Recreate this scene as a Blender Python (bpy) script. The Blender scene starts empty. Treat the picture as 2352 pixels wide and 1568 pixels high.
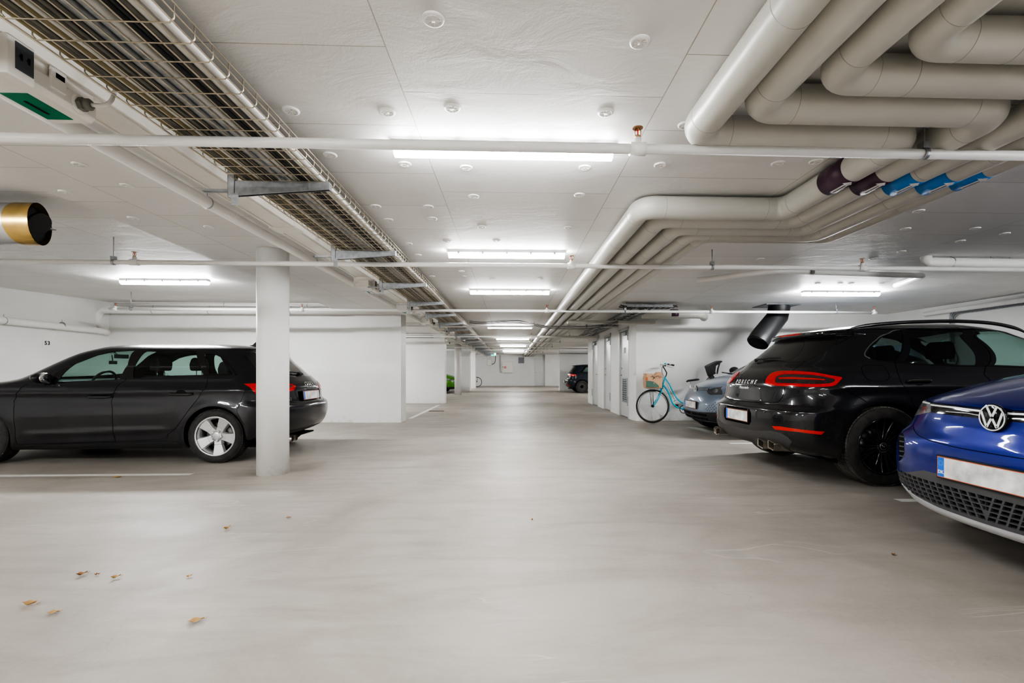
import bpy, bmesh, math, random
import numpy as np
from mathutils import Vector, Matrix
from mathutils.geometry import delaunay_2d_cdt
random.seed(7)
SC = bpy.context.scene
COL = SC.collection
PI = math.pi
# ---------------------------------------------------------------- camera maths (2352 x 1568 frame)
FPX, YAW, HC = 1090.0, 0.037, 1.11
CXP, CYP = 1174 + FPX*math.tan(YAW), 853.0
CA, SA = math.cos(YAW), math.sin(YAW)
def at_depth(px, py, d):
    lat = (px-CXP)/FPX*d
    return Vector((lat*CA + d*SA, -lat*SA + d*CA, HC + (CYP-py)/FPX*d))
def on_z(px, py, z):
    return at_depth(px, py, (z-HC)*FPX/(CYP-py))
def on_y(px, py, Y):
    k = (px-CXP)/FPX
    return at_depth(px, py, Y/(CA - k*SA))
def on_x(px, py, X):
    k = (px-CXP)/FPX
    return at_depth(px, py, X/(k*CA + SA))
def floor(px, py): return on_z(px, py, 0.0)
def proj(P):
    P = np.asarray(P, dtype=float)
    lat = P[..., 0]*CA - P[..., 1]*SA
    d = P[..., 0]*SA + P[..., 1]*CA
    return CXP + FPX*lat/d, CYP - FPX*(P[..., 2]-HC)/d, d
cam = bpy.data.objects.new('camera', bpy.data.cameras.new('camera'))
COL.objects.link(cam)
cam.location = (0, 0, HC)
cam.rotation_euler = (PI/2, 0, -YAW)
cam.data.sensor_width = 36.0
cam.data.lens = FPX*36/2352
cam.data.shift_x = -(CXP-1176)/2352
cam.data.shift_y = (CYP-784)/2352
cam.data.clip_start = 0.05
cam.data.clip_end = 200
SC.camera = cam
# ---------------------------------------------------------------- materials
def new_mat(name):
    m = bpy.data.materials.new(name); m.use_nodes = True
    nt = m.node_tree
    return m, nt, nt.nodes['Principled BSDF']
def N(nt, t, **kw):
    n = nt.nodes.new(t)
    for k, v in kw.items():
        if k in n.inputs.keys(): n.inputs[k].default_value = v
        else: setattr(n, k, v)
    return n
def coords(nt, scale=(1, 1, 1), kind='Object'):
    tc = N(nt, 'ShaderNodeTexCoord'); mp = N(nt, 'ShaderNodeMapping')
    mp.inputs['Scale'].default_value = scale
    nt.links.new(tc.outputs[kind], mp.inputs[0])
    return mp.outputs[0]
def noise(nt, vec, scale, detail=4, rough=0.55, dist=0.0):
    n = N(nt, 'ShaderNodeTexNoise'); n.inputs['Scale'].default_value = scale
    n.inputs['Detail'].default_value = detail; n.inputs['Roughness'].default_value = rough
    n.inputs['Distortion'].default_value = dist
    nt.links.new(vec, n.inputs['Vector']); return n.outputs['Fac']
def ramp(nt, fac, stops):
    r = N(nt, 'ShaderNodeValToRGB'); cr = r.color_ramp
    while len(cr.elements) < len(stops): cr.elements.new(0.5)
    for e, (p, c) in zip(cr.elements, stops):
        e.position = p; e.color = (c[0], c[1], c[2], 1) if not isinstance(c, (int, float)) else (c, c, c, 1)
    nt.links.new(fac, r.inputs[0]); return r.outputs[0]
def mixc(nt, fac, a, b, mode='MIX'):
    m = N(nt, 'ShaderNodeMix'); m.data_type = 'RGBA'; m.blend_type = mode
    for s, v in ((0, fac), (6, a), (7, b)):
        if hasattr(v, 'node'): nt.links.new(v, m.inputs[s])
        else: m.inputs[s].default_value = v if s == 0 else (v[0], v[1], v[2], 1)
    return m.outputs[2]
def math_n(nt, op, a, b=0.5, c=0.5):
    m = N(nt, 'ShaderNodeMath'); m.operation = op
    for i, v in enumerate((a, b, c)):
        if hasattr(v, 'node'): nt.links.new(v, m.inputs[i])
        else: m.inputs[i].default_value = v
    return m.outputs[0]
def bump(nt, b, height, strength=0.3, dist=0.01):
    n = N(nt, 'ShaderNodeBump'); n.inputs['Strength'].default_value = strength
    n.inputs['Distance'].default_value = dist
    nt.links.new(height, n.inputs['Height']); nt.links.new(n.outputs[0], b.inputs['Normal'])
def flat(name, col, rough=0.5, metal=0.0, coat=0.0, var=0.06, nscale=6.0, bmp=0.0, bscale=60, spec=0.5, emit=None, es=0):
    m, nt, b = new_mat(name)
    b.inputs['Roughness'].default_value = rough; b.inputs['Metallic'].default_value = metal
    b.inputs['Coat Weight'].default_value = coat; b.inputs['Coat Roughness'].default_value = 0.03
    b.inputs['Specular IOR Level'].default_value = spec
    v = coords(nt)
    n = noise(nt, v, nscale, 4)
    lo = tuple(c*(1-var) for c in col); hi = tuple(min(1, c*(1+var)) for c in col)
    nt.links.new(ramp(nt, n, [(0.3, lo), (0.7, hi)]), b.inputs['Base Color'])
    if bmp: bump(nt, b, noise(nt, v, bscale, 3), bmp, 0.002)
    if emit:
        b.inputs['Emission Color'].default_value = (*emit, 1); b.inputs['Emission Strength'].default_value = es
    return m
M = {}
# ---------------------------------------------------------------- mesh builder
class MB:
    def __init__(s): s.v = []; s.f = []; s.sm = []; s.mi = []
    def add(s, vs, fs, smooth=False, mi=0):
        o = len(s.v); s.v += [tuple(p) for p in vs]
        for f in fs: s.f.append([i+o for i in f]); s.sm.append(smooth); s.mi.append(mi)
        return s
    def box(s, a, b, mi=0, M4=None):
        x0, y0, z0 = (min(a[i], b[i]) for i in range(3)); x1, y1, z1 = (max(a[i], b[i]) for i in range(3))
        vs = [Vector(p) for p in ((x0,y0,z0),(x1,y0,z0),(x1,y1,z0),(x0,y1,z0),(x0,y0,z1),(x1,y0,z1),(x1,y1,z1),(x0,y1,z1))]
        if M4: vs = [M4 @ p for p in vs]
        return s.add(vs, [(0,3,2,1),(4,5,6,7),(0,1,5,4),(1,2,6,5),(2,3,7,6),(3,0,4,7)], False, mi)
    def prism(s, poly, h0, h1, axis='z', mi=0, smooth=False, M4=None):
        """extrude a 2D polygon along axis: z (x,y), y (x,z), x (y,z)"""
        def P(p, h):
            q = {'z': (p[0], p[1], h), 'y': (p[0], h, p[1]), 'x': (h, p[0], p[1])}[axis]
            return M4 @ Vector(q) if M4 else Vector(q)
        n = len(poly)
        vs = [P(p, h0) for p in poly] + [P(p, h1) for p in poly]
        fs = [list(range(n))[::-1], list(range(n, 2*n))] + [(i, (i+1) % n, n+(i+1) % n, n+i) for i in range(n)]
        o = len(s.f); s.add(vs, fs, False, mi)
        if smooth:
            for k in range(o+2, len(s.f)): s.sm[k] = True
        return s
    def tube(s, pts, r, n=12, cap=True, mi=0, closed=False, rx=None):
        pts = [Vector(p) for p in pts]; k = len(pts)
        rr = r if isinstance(r, (list, tuple)) else [r]*k
        def tan(i):
            if closed: return (pts[(i+1) % k]-pts[i-1]).normalized()
            if i == 0: return (pts[1]-pts[0]).normalized()
            if i == k-1: return (pts[-1]-pts[-2]).normalized()
            return ((pts[i+1]-pts[i]).normalized()+(pts[i]-pts[i-1]).normalized()).normalized()
        t = tan(0); u = t.orthogonal().normalized()
        if abs(t.z) < 0.95: u = Vector((0, 0, 1)).cross(t).normalized()
        vs = []
        for i in range(k):
            t2 = tan(i); q = t.rotation_difference(t2); u = q @ u; u = (u - t2*u.dot(t2)).normalized(); t = t2
            w = t.cross(u)
            sc = 1.0
            if not closed and 0 < i < k-1:
                c = (pts[i+1]-pts[i]).normalized().dot(t); sc = 1/max(c, 0.6)
            for j in range(n):
                a = 2*PI*j/n
                vs.append(pts[i] + (u*math.cos(a)*(rx or 1) + w*math.sin(a))*rr[i])
        fs = []
        for i in range(k if closed else k-1):
            for j in range(n):
                a, b = i*n+j, i*n+(j+1) % n; c, d = ((i+1) % k)*n+(j+1) % n, ((i+1) % k)*n+j
                fs.append((a, b, c, d))
        s.add(vs, fs, True, mi)
        if cap and not closed:
            o = len(s.v)-len(vs)
            s.f.append([o+j for j in range(n)][::-1]); s.f.append([o+(k-1)*n+j for j in range(n)])
            s.sm += [False, False]; s.mi += [mi, mi]
        return s
    def lathe(s, prof, n=32, M4=None, mi=0, smooth=True, close=False, cap=True):
        """profile of (r, h) turned round the local z axis"""
        vs = []; k = len(prof)
        for (r, h) in prof:
            for j in range(n):
                a = 2*PI*j/n; p = Vector((r*math.cos(a), r*math.sin(a), h))
                vs.append(M4 @ p if M4 else p)
        fs = []
        for i in range(k if close else k-1):
            i2 = (i+1) % k
            for j in range(n):
                fs.append((i*n+j, i*n+(j+1) % n, i2*n+(j+1) % n, i2*n+j))
        o = len(s.v)
        s.add(vs, fs, smooth, mi)
        if not close and cap:
            if prof[0][0] > 1e-5: s.f.append([o+j for j in range(n)][::-1]); s.sm.append(False); s.mi.append(mi)
            if prof[-1][0] > 1e-5: s.f.append([o+(k-1)*n+j for j in range(n)]); s.sm.append(False); s.mi.append(mi)
        return s
    def grid(s, fn, nu, nv, mi=0, smooth=True):
        vs = [fn(i/(nu-1), j/(nv-1)) for j in range(nv) for i in range(nu)]
        fs = [(j*nu+i, j*nu+i+1, (j+1)*nu+i+1, (j+1)*nu+i) for j in range(nv-1) for i in range(nu-1)]
        return s.add(vs, fs, smooth, mi)
    def build(s, name, mats, parent=None, loc=None, bevel=0, seg=2, subsurf=0, auto=None, merge=False):
        me = bpy.data.meshes.new(name)
        vs = s.v
        me.from_pydata(vs, [], s.f)
        me.polygons.foreach_set('use_smooth', s.sm)
        me.polygons.foreach_set('material_index', s.mi)
        if not isinstance(mats, (list, tuple)): mats = [mats]
        for m in mats: me.materials.append(M[m] if isinstance(m, str) else m)
        if merge:
            bm = bmesh.new(); bm.from_mesh(me); bmesh.ops.remove_doubles(bm, verts=bm.verts, dist=1e-5)
            bmesh.ops.recalc_face_normals(bm, faces=bm.faces); bm.to_mesh(me); bm.free()
        me.update()
        o = bpy.data.objects.new(name, me); COL.objects.link(o)
        if parent is not None: o.parent = parent
        if loc is not None: o.location = loc
        if bevel:
            b = o.modifiers.new('bevel', 'BEVEL'); b.width = bevel; b.segments = seg; b.limit_method = 'ANGLE'
            b.angle_limit = math.radians(35)
            b.harden_normals = True
            me.polygons.foreach_set('use_smooth', [True]*len(me.polygons))
        if subsurf:
            b = o.modifiers.new('sub', 'SUBSURF'); b.levels = b.render_levels = subsurf
        return o
def tag(o, label=None, cat=None, group=None, kind=None):
    if label: o['label'] = label
    if cat: o['category'] = cat
    if group: o['group'] = group
    if kind: o['kind'] = kind
    return o
def thing(name, label, cat, loc=(0, 0, 0), rz=0, group=None, scale=1):
    o = bpy.data.objects.new(name, None); COL.objects.link(o); o.location = loc; o.rotation_euler.z = rz
    o.scale = (scale,)*3; o.empty_display_size = 0.1
    return tag(o, label, cat, group)
def struct(name, mb, mat, **kw):
    o = mb.build(name, mat, **kw); o['kind'] = 'structure'; return o
KIDS = {}
def copy_tree(o, parent=None, top=True):
    c = o.copy(); COL.objects.link(c)
    if parent is not None: c.parent = parent
    for ch in [x for x in list(bpy.data.objects) if x.parent == o]: copy_tree(ch, c, False)
    return c
def rpath(pts, r, n=8):
    """polyline with rounded corners"""
    pts = [Vector(p) for p in pts]; out = [pts[0]]
    for i in range(1, len(pts)-1):
        a, b, c = pts[i-1], pts[i], pts[i+1]
        d1 = (a-b).normalized(); d2 = (c-b).normalized()
        ang = d1.angle(d2)
        if ang > PI-0.02: out.append(b); continue
        t = min(r/math.tan(ang/2), (a-b).length*0.49, (c-b).length*0.49)
        p1, p2 = b+d1*t, b+d2*t
        for k in range(n+1):
            s = k/n
            # circular-like blend
            out.append((p1*(1-s)**2 + b*2*s*(1-s) + p2*s**2) if False else _arc(p1, b, p2, s))
    out.append(pts[-1]); return out
def _arc(p1, b, p2, s):
    d1 = (p1-b); d2 = (p2-b); ang = d1.angle(d2); rad = d1.length*math.tan(ang/2)
    bis = (d1.normalized()+d2.normalized()).normalized()
    c = b + bis*(rad/math.sin(ang/2))
    v1 = p1-c; v2 = p2-c
    th = v1.angle(v2)
    if th < 1e-4: return p1.lerp(p2, s)
    return c + (v1*math.sin((1-s)*th) + v2*math.sin(s*th))/math.sin(th)
def text_mesh(txt, size, depth, shear=0.0, bold=0.0, spacing=1.0):
    cu = bpy.data.curves.new('txt', 'FONT'); cu.body = txt; cu.size = size; cu.extrude = depth
    cu.align_x = 'CENTER'; cu.align_y = 'CENTER'; cu.shear = shear; cu.offset = bold; cu.space_character = spacing
    cu.resolution_u = 4
    o = bpy.data.objects.new('txt', cu); COL.objects.link(o)
    dg = bpy.context.evaluated_depsgraph_get(); dg.update()
    me = bpy.data.meshes.new_from_object(o.evaluated_get(dg))
    bpy.data.objects.remove(o); bpy.data.curves.remove(cu)
    mb = MB(); mb.add([v.co.copy() for v in me.vertices], [list(p.vertices) for p in me.polygons])
    bpy.data.meshes.remove(me)
    return mb
def xform(mb, M4):
    mb.v = [tuple(M4 @ Vector(p)) for p in mb.v]; return mb
def frame(o, x, y, z=None):
    """matrix whose local x,y point along x,y at o"""
    x = Vector(x).normalized(); y = Vector(y); y = (y - x*y.dot(x)).normalized(); z = x.cross(y)
    m = Matrix(((x.x, y.x, z.x, o[0]), (x.y, y.y, z.y, o[1]), (x.z, y.z, z.z, o[2]), (0, 0, 0, 1)))
    return m
# ================================================================ materials of the place
def build_mats():
    # floor: sealed concrete with stains, scuffs, chalky streaks and hairline cracks
    m, nt, b = new_mat('concrete_floor'); v = coords(nt)
    big = noise(nt, v, 0.55, 5, 0.6, 0.8)
    vs = coords(nt, (0.35, 1.6, 1)); streak = noise(nt, vs, 2.2, 6, 0.62, 1.2)
    fine = noise(nt, v, 38, 5, 0.7)
    c = ramp(nt, big, [(0.28, (0.26, 0.232, 0.198)), (0.50, (0.37, 0.337, 0.295)), (0.75, (0.46, 0.425, 0.38))])
    c = mixc(nt, ramp(nt, streak, [(0.3, 0.75), (0.55, 0.0)]), c, (0.27, 0.242, 0.207))
    c = mixc(nt, math_n(nt, 'MULTIPLY', fine, 0.35), c, (0.50, 0.465, 0.42))
    # thin chalk-like streaks
    w = noise(nt, coords(nt, (0.22, 1.0, 1)), 1.7, 3, 0.5, 2.0)
    line = math_n(nt, 'ABSOLUTE', math_n(nt, 'SUBTRACT', w, 0.5))
    lm = ramp(nt, line, [(0.0, 1.0), (0.006, 0.0)])
    msk = ramp(nt, noise(nt, v, 0.8, 2), [(0.53, 0.0), (0.62, 0.6)])
    c = mixc(nt, math_n(nt, 'MULTIPLY', math_n(nt, 'MULTIPLY', lm, msk), 0.75), c, (0.62, 0.59, 0.54))
    vo = N(nt, 'ShaderNodeTexVoronoi'); vo.feature = 'DISTANCE_TO_EDGE'; vo.inputs['Scale'].default_value = 0.55
    wv = N(nt, 'ShaderNodeVectorMath'); wv.operation = 'ADD'
    nn = N(nt, 'ShaderNodeTexNoise'); nn.inputs['Scale'].default_value = 2.0; nn.inputs['Detail'].default_value = 6
    nt.links.new(v, nn.inputs['Vector']); nt.links.new(v, wv.inputs[0]); nt.links.new(nn.outputs['Color'], wv.inputs[1])
    nt.links.new(wv.outputs[0], vo.inputs['Vector'])
    cr = ramp(nt, vo.outputs['Distance'], [(0.0, 0.5), (0.0035, 0.0)])
    cm = ramp(nt, noise(nt, v, 0.45, 2), [(0.45, 0.0), (0.62, 0.8)])
    c = mixc(nt, math_n(nt, 'MULTIPLY', cr, cm), c, (0.25, 0.22, 0.19))
    sp = noise(nt, v, 90, 2, 0.5)
    c = mixc(nt, ramp(nt, sp, [(0.72, 0.0), (0.78, 0.5)]), c, (0.27, 0.23, 0.19))
    nt.links.new(c, b.inputs['Base Color'])
    nt.links.new(ramp(nt, noise(nt, v, 1.6, 5, 0.7), [(0.3, 0.40), (0.7, 0.58)]), b.inputs['Roughness'])
    b.inputs['Specular IOR Level'].default_value = 0.3
    bump(nt, b, noise(nt, v, 14, 6, 0.65), 0.12, 0.01)
    M['floor'] = m
    # ceiling: white faced insulation boards, 1.24 x 0.62, staggered joints
    m, nt, b = new_mat('ceiling_boards')
    tc = N(nt, 'ShaderNodeTexCoord'); sx = N(nt, 'ShaderNodeSeparateXYZ'); cx = N(nt, 'ShaderNodeCombineXYZ')
    nt.links.new(tc.outputs['Object'], sx.inputs[0])
    nt.links.new(math_n(nt, 'ADD', sx.outputs[1], 20-0.25), cx.inputs[0])
    nt.links.new(math_n(nt, 'ADD', sx.outputs[0], 12.4+0.51), cx.inputs[1])
    br = N(nt, 'ShaderNodeTexBrick'); br.offset = 0.5; br.offset_frequency = 2
    br.inputs['Scale'].default_value = 1.0; br.inputs['Brick Width'].default_value = 0.62
    br.inputs['Row Height'].default_value = 1.24; br.inputs['Mortar Size'].default_value = 0.0028
    br.inputs['Mortar Smooth'].default_value = 0.2
    br.inputs['Color1'].default_value = (0.74, 0.73, 0.715, 1); br.inputs['Color2'].default_value = (0.80, 0.79, 0.775, 1)
    br.inputs['Mortar'].default_value = (0.40, 0.36, 0.31, 1)
    nt.links.new(cx.outputs[0], br.inputs['Vector'])
    v = coords(nt)
    c = mixc(nt, ramp(nt, noise(nt, v, 1.3, 4), [(0.35, 0.28), (0.7, 0.0)]), br.outputs['Color'], (0.66, 0.645, 0.62))
    nt.links.new(c, b.inputs['Base Color']); b.inputs['Roughness'].default_value = 0.55
    h1 = noise(nt, coords(nt, (1, 1.6, 1)), 3.0, 5, 0.6, 0.6); h2 = noise(nt, v, 120, 2)
    bump(nt, b, math_n(nt, 'ADD', h1, math_n(nt, 'MULTIPLY', h2, 0.05)), 0.35, 0.02)
    M['ceiling'] = m
    # painted walls
    m, nt, b = new_mat('white_wall_paint'); v = coords(nt)
    sxx = N(nt, 'ShaderNodeTexCoord'); sz = N(nt, 'ShaderNodeSeparateXYZ'); nt.links.new(sxx.outputs['Object'], sz.inputs[0])
    c = ramp(nt, noise(nt, v, 1.1, 5), [(0.3, (0.77, 0.765, 0.75)), (0.7, (0.83, 0.825, 0.81))])
    low = math_n(nt, 'MULTIPLY', ramp(nt, sz.outputs[2], [(0.0, 1.0), (0.22, 0.0)]), ramp(nt, noise(nt, v, 9, 5, 0.75), [(0.52, 0.0), (0.72, 0.7)]))
    c = mixc(nt, low, c, (0.50, 0.45, 0.38))
    nt.links.new(c, b.inputs['Base Color']); b.inputs['Roughness'].default_value = 0.5
    bump(nt, b, noise(nt, v, 30, 5, 0.6), 0.12, 0.004)
    M['wall'] = m
    M['paint_line'] = flat('worn_road_paint', (0.72, 0.70, 0.65), 0.6, var=0.12, nscale=9)
    M['white_paint'] = flat('white_enamel', (0.82, 0.81, 0.79), 0.35, var=0.03)
    M['pipe_lag'] = flat('grey_pvc_lagging', (0.54, 0.53, 0.485), 0.36, var=0.03, nscale=3, spec=0.55)
    M['steel'] = flat('galvanised_steel', (0.42, 0.44, 0.46), 0.42, 0.85, var=0.2, nscale=22)
    M['wire'] = flat('zinc_wire', (0.52, 0.46, 0.36), 0.35, 0.75, var=0.15, nscale=12)
    M['cream'] = flat('cream_plastic', (0.80, 0.77, 0.72), 0.35, var=0.03)
    M['dark_plastic'] = flat('dark_grey_plastic', (0.07, 0.08, 0.09), 0.45)
    M['black'] = flat('black_plastic', (0.012, 0.012, 0.013), 0.42)
    M['matte_black'] = flat('matte_black', (0.006, 0.006, 0.007), 0.85, spec=0.2)
    M['brass'] = flat('brass', (0.45, 0.30, 0.18), 0.3, 0.9)
    M['chrome'] = flat('chrome', (0.82, 0.82, 0.83), 0.12, 1.0, var=0.02)
    M['red_bulb'] = flat('red_glass_bulb', (0.8, 0.05, 0.02), 0.15)
    M['purple'] = flat('purple_pipe_tape', (0.075, 0.035, 0.065), 0.35)
    M['blue_tape'] = flat('blue_pipe_tape', (0.01, 0.22, 0.62), 0.35)
    M['white_label'] = flat('white_label', (0.8, 0.8, 0.8), 0.4)
    M['seam'] = flat('pipe_joint_line', (0.40, 0.395, 0.36), 0.5)
    M['cable_grey'] = flat('grey_cable', (0.17, 0.165, 0.145), 0.5, var=0.15)
    M['cable_beige'] = flat('beige_cable', (0.27, 0.23, 0.13), 0.5, var=0.15)
    M['cable_dark'] = flat('dark_cable', (0.03, 0.032, 0.035), 0.5)
    M['cable_white'] = flat('white_cable', (0.66, 0.65, 0.62), 0.45)
    M['duct'] = flat('spiral_duct_steel', (0.55, 0.56, 0.57), 0.33, 0.9, var=0.12, nscale=2)
    M['duct_gold'] = flat('chromated_steel', (0.48, 0.34, 0.13), 0.3, 0.9, var=0.4, nscale=2.5)
    M['green_flap'] = flat('green_translucent_flap', (0.0, 0.20, 0.10), 0.2)
    M['door'] = flat('door_white_steel', (0.66, 0.67, 0.67), 0.28, 0.25, var=0.03)
    M['grille'] = flat('grey_grille', (0.30, 0.31, 0.33), 0.5)
    m, nt, b = new_mat('lamp_diffuser')
    b.inputs['Base Color'].default_value = (0.9, 0.9, 0.9, 1); b.inputs['Emission Color'].default_value = (0.97, 0.985, 1.0, 1)
    b.inputs['Emission Strength'].default_value = LAMP_E
    n = noise(nt, coords(nt), 2.0, 2); M['diffuser'] = m
    nt.links.new(ramp(nt, n, [(0, 0.88), (1, 0.92)]), b.inputs['Base Color'])
    M['paper_bag'] = flat('kraft_paper', (0.60, 0.37, 0.23), 0.8, var=0.12, nscale=18, bmp=0.3, bscale=30)
    M['bag_green'] = flat('printed_green', (0.10, 0.19, 0.15), 0.8, var=0.15)
    M['rust'] = flat('rusty_iron', (0.14, 0.085, 0.05), 0.9)
    m, nt, b = new_mat('bay_lamp_diffuser'); b.inputs['Emission Color'].default_value = (0.97, 0.985, 1.0, 1); b.inputs['Emission Strength'].default_value = LAMP_E*3.2
    nt.links.new(ramp(nt, noise(nt, coords(nt), 2.0, 2), [(0, 0.88), (1, 0.92)]), b.inputs['Base Color']); M['diffuser_bay'] = m
LAMP_E = 60.0
build_mats()

ZC = 2.43            # ceiling height
Y0, YF = -5.0, 36.75 # wall behind the camera, far wall
XL, XR = on_y(247, 762, 10.48).x, on_y(2051, 740, 10.45).x
# ================================================================ shell
def tiles(name, x0, x1, y0, y1, z, mat, flip=False, zf=None, n=(2, 2)):
    mb = MB(); nx, ny = n
    mb.grid(lambda u, v: Vector((x0+(x1-x0)*u, y0+(y1-y0)*v, (zf(x0+(x1-x0)*u, y0+(y1-y0)*v) if zf else z))), nx, ny, smooth=False)
    if flip: mb.f = [f[::-1] for f in mb.f]
    return mb
struct('floor', tiles('floor', -12, 12, Y0, YF+3, 0, 'floor'), 'floor')
# main ceiling slab (lower part) and the higher part over the left bay beyond a step
XSTEP = lambda y: -3.42 - 0.055*(y-3.9)
cb = MB()
cb.prism([(XSTEP(Y0), Y0), (12, Y0), (12, 10.6), (XSTEP(10.6), 10.6)], ZC, ZC+0.3)
cb.prism([(-12, 10.6), (12, 10.6), (12, YF+3), (-12, YF+3)], ZC, ZC+0.3)
struct('ceiling', cb, 'ceiling')
def zl(x, y): return 2.50 + 0.10*max(0.0, min(1.0, (y-7.3)/3.0))
hb = MB(); hb.grid(lambda u, v: Vector((XL-0.3+(-3.0-XL+0.3)*u, Y0+(10.6-Y0)*v, zl(0, Y0+(10.6-Y0)*v))), 2, 40, smooth=False)
hb.f = [f[::-1] for f in hb.f]
struct('ceiling_upper', hb, 'ceiling')
H = 2.75
def wall(name, x0, y0, x1, y1, z0=0, z1=H, mat='wall'):
    return struct(name, MB().box((x0, y0, z0), (x1, y1, z1)), mat)
wall('wall_left', XL-0.3, Y0, XL, 10.9)
wall('wall_right', XR, Y0, XR+0.3, 10.9)
wall('wall_rear', -12, Y0-0.3, 12, Y0)
wall('wall_left_bay', XL, 10.52, -3.0, 10.93)
wall('wall_left_pier', -3.42, 10.44, -2.40, 10.93)
xj = on_y(961, 900, 16.8).x
wall('wall_left_second', -9, 16.85, xj, 17.2); wall('wall_left_second_pier', xj-0.3, 16.78, -2.33, 17.2)
wall('wall_left_third', -9, 27.3, -2.36, 27.9); wall('wall_left_third_pier', -3.0, 31.9, -2.39, 32.4)
wall('wall_left_outer', -9.3, 10.9, -9, YF+1)
wall('wall_right_bay', 2.9, 10.62, XR, 10.95)
# right block with the store-room doors: chamfered front corner, opening for three doors
DX = 2.76
blk = MB(); xs = on_y(1518, 900, 10.55).x
blk.prism([(DX, 11.0), (DX, 10.82), (DX+0.05, 10.58), (xs, 10.56), (xs, 11.0)], 0, H)
struct('wall_right_pier', blk, 'wall')
D3 = [(11.04, 12.02), (13.04, 14.02), (15.0, 15.98)]
ys = [11.0, D3[0][0], D3[0][1], D3[1][0], D3[1][1], D3[2][0], D3[2][1], 16.95]
ft = MB()
for k in range(0, 8, 2): ft.box((DX, ys[k], 0), (DX+0.25, ys[k+1], H))
for d in D3: ft.box((DX, d[0], 2.17), (DX+0.25, d[1], H))
ft.box((DX+0.2, 11.0, 0), (5.5, 16.95, H))
struct('wall_door_side', ft, 'wall')
wall('wall_right_far', 2.80, 27.3, XR+2, 27.8)
wall('wall_right_outer', XR, 10.9, XR+0.3, YF+1)
# far wall with a door recess
xa, xb = on_y(1227, 880, YF).x, on_y(1252, 880, YF).x
wall('wall_far', -9, YF, xa, YF+0.5); wall('wall_far_right', xb, YF, 9, YF+0.5)
wall('wall_far_recess', xa-0.1, YF+0.38, xb+0.1, YF+0.6)
dz = MB().box((xa+0.03, YF+0.28, 0), (xb-0.03, YF+0.36, 2.12))
o = struct('door_4', dz, 'door', bevel=0.006)
fr = MB()
for x in (xa, xb-0.05): fr.box((x, YF+0.22, 0), (x+0.05, YF+0.4, 2.17))
fr.box((xa, YF+0.22, 2.12), (xb, YF+0.4, 2.3)); fr.build('frame', 'white_paint', o)
MB().tube([(xa+0.1, YF+0.25, 1.02), (xa+0.24, YF+0.25, 1.02)], 0.012, 8).build('handle', 'steel', o)
# left ceiling step face and small beam edges are part of the slab; rear bay shadow ledge on both bay walls
# ================================================================ doors of the store rooms
def store_door(i, y0, y1, grille, sign):
    o = MB().box((DX+0.035, y0+0.05, 0.012), (DX+0.075, y1-0.05, 2.09)).build('door_%d' % i, 'door', bevel=0.003)
    o['kind'] = 'structure'
    fr = MB()
    for y in (y0, y1-0.05): fr.box((DX-0.012, y, 0), (DX+0.1, y+0.05, 2.17))
    fr.box((DX-0.012, y0, 2.1), (DX+0.1, y1, 2.17))
    fr.build('frame', 'door', o, bevel=0.004)
    hy = y1-0.13 if i < 3 else y0+0.13
    s = -1 if i < 3 else 1
    h = MB().tube([(DX+0.035, hy, 1.02), (DX-0.03, hy, 1.02), (DX-0.035, hy+s*0.11, 1.02)], 0.009, 8)
    h.lathe([(0.025, 0), (0.025, 0.008)], 16, frame((DX+0.027, hy, 1.02), (0, 1, 0), (0, 0, 1)))
    h.build('handle', 'chrome' if i < 3 else 'brass', o)
    MB().lathe([(0.022, 0), (0.022, 0.03)], 16, frame((DX+0.02, hy, 1.19), (0, 1, 0), (0, 0, 1))).build('lock', 'steel', o)
    hy2 = y0+0.02 if i < 3 else y1-0.02
    for z in (0.3, 1.85):
        MB().box((DX-0.03, hy2, z), (DX-0.008, hy2+0.03, z+0.22)).build('hinge', 'steel', o, bevel=0.003)
    MB().box((DX-0.04, y0+0.2 if i < 3 else y1-0.45, 1.98), (DX+0.02, y0+0.42 if i < 3 else y1-0.2, 2.06)).build('door_closer', 'steel', o, bevel=0.006)
    if grille:
        g0, g1, z0, z1 = y0+0.30, y1-0.24, 0.38, 0.92
        g = MB()
        for (a, b, c, d) in ((g0-.03, g0, z0-.03, z1+.03), (g1, g1+.03, z0-.03, z1+.03)): g.box((DX+0.02, a, c), (DX+0.04, b, d))
        for (c, d) in ((z0-.03, z0), (z1, z1+.03)): g.box((DX+0.02, g0, c), (DX+0.04, g1, d))
        for k in range(10):
            z = z0+(z1-z0)*(k+.5)/10; g.box((DX+0.022, g0, z-0.012), (DX+0.038, g1, z+0.006))
        for k in range(1, 4):
            y = g0+(g1-g0)*k/4; g.box((DX+0.026, y-.003, z0), (DX+0.036, y+.003, z1))
        gr = g.build('grille', 'steel', o)
        MB().box((DX+0.0345, g0, z0), (DX+0.0365, g1, z1)).build('backing', 'dark_plastic', o)
    if sign:
        MB().box((DX+0.031, y0+0.44, 1.56), (DX+0.036, y0+0.62, 1.70)).build('notice', 'grille', o)
for i, (a, b) in enumerate(D3): store_door(i+1, a, b, i == 0, i == 0)

# ================================================================ round columns
def column(x, y, r, label):
    mb = MB().lathe([(r, 0), (r, ZC)], 64)
    o = mb.build('column', 'wall', loc=(x, y, 0)); o['kind'] = 'structure'
    return o
p = at_depth(627, 1000, 5.02+0.16); column(p.x, p.y, 0.16, '')
p = at_depth(1051.8, 900, 22.4+0.16); column(p.x, p.y, 0.16, '')

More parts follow.
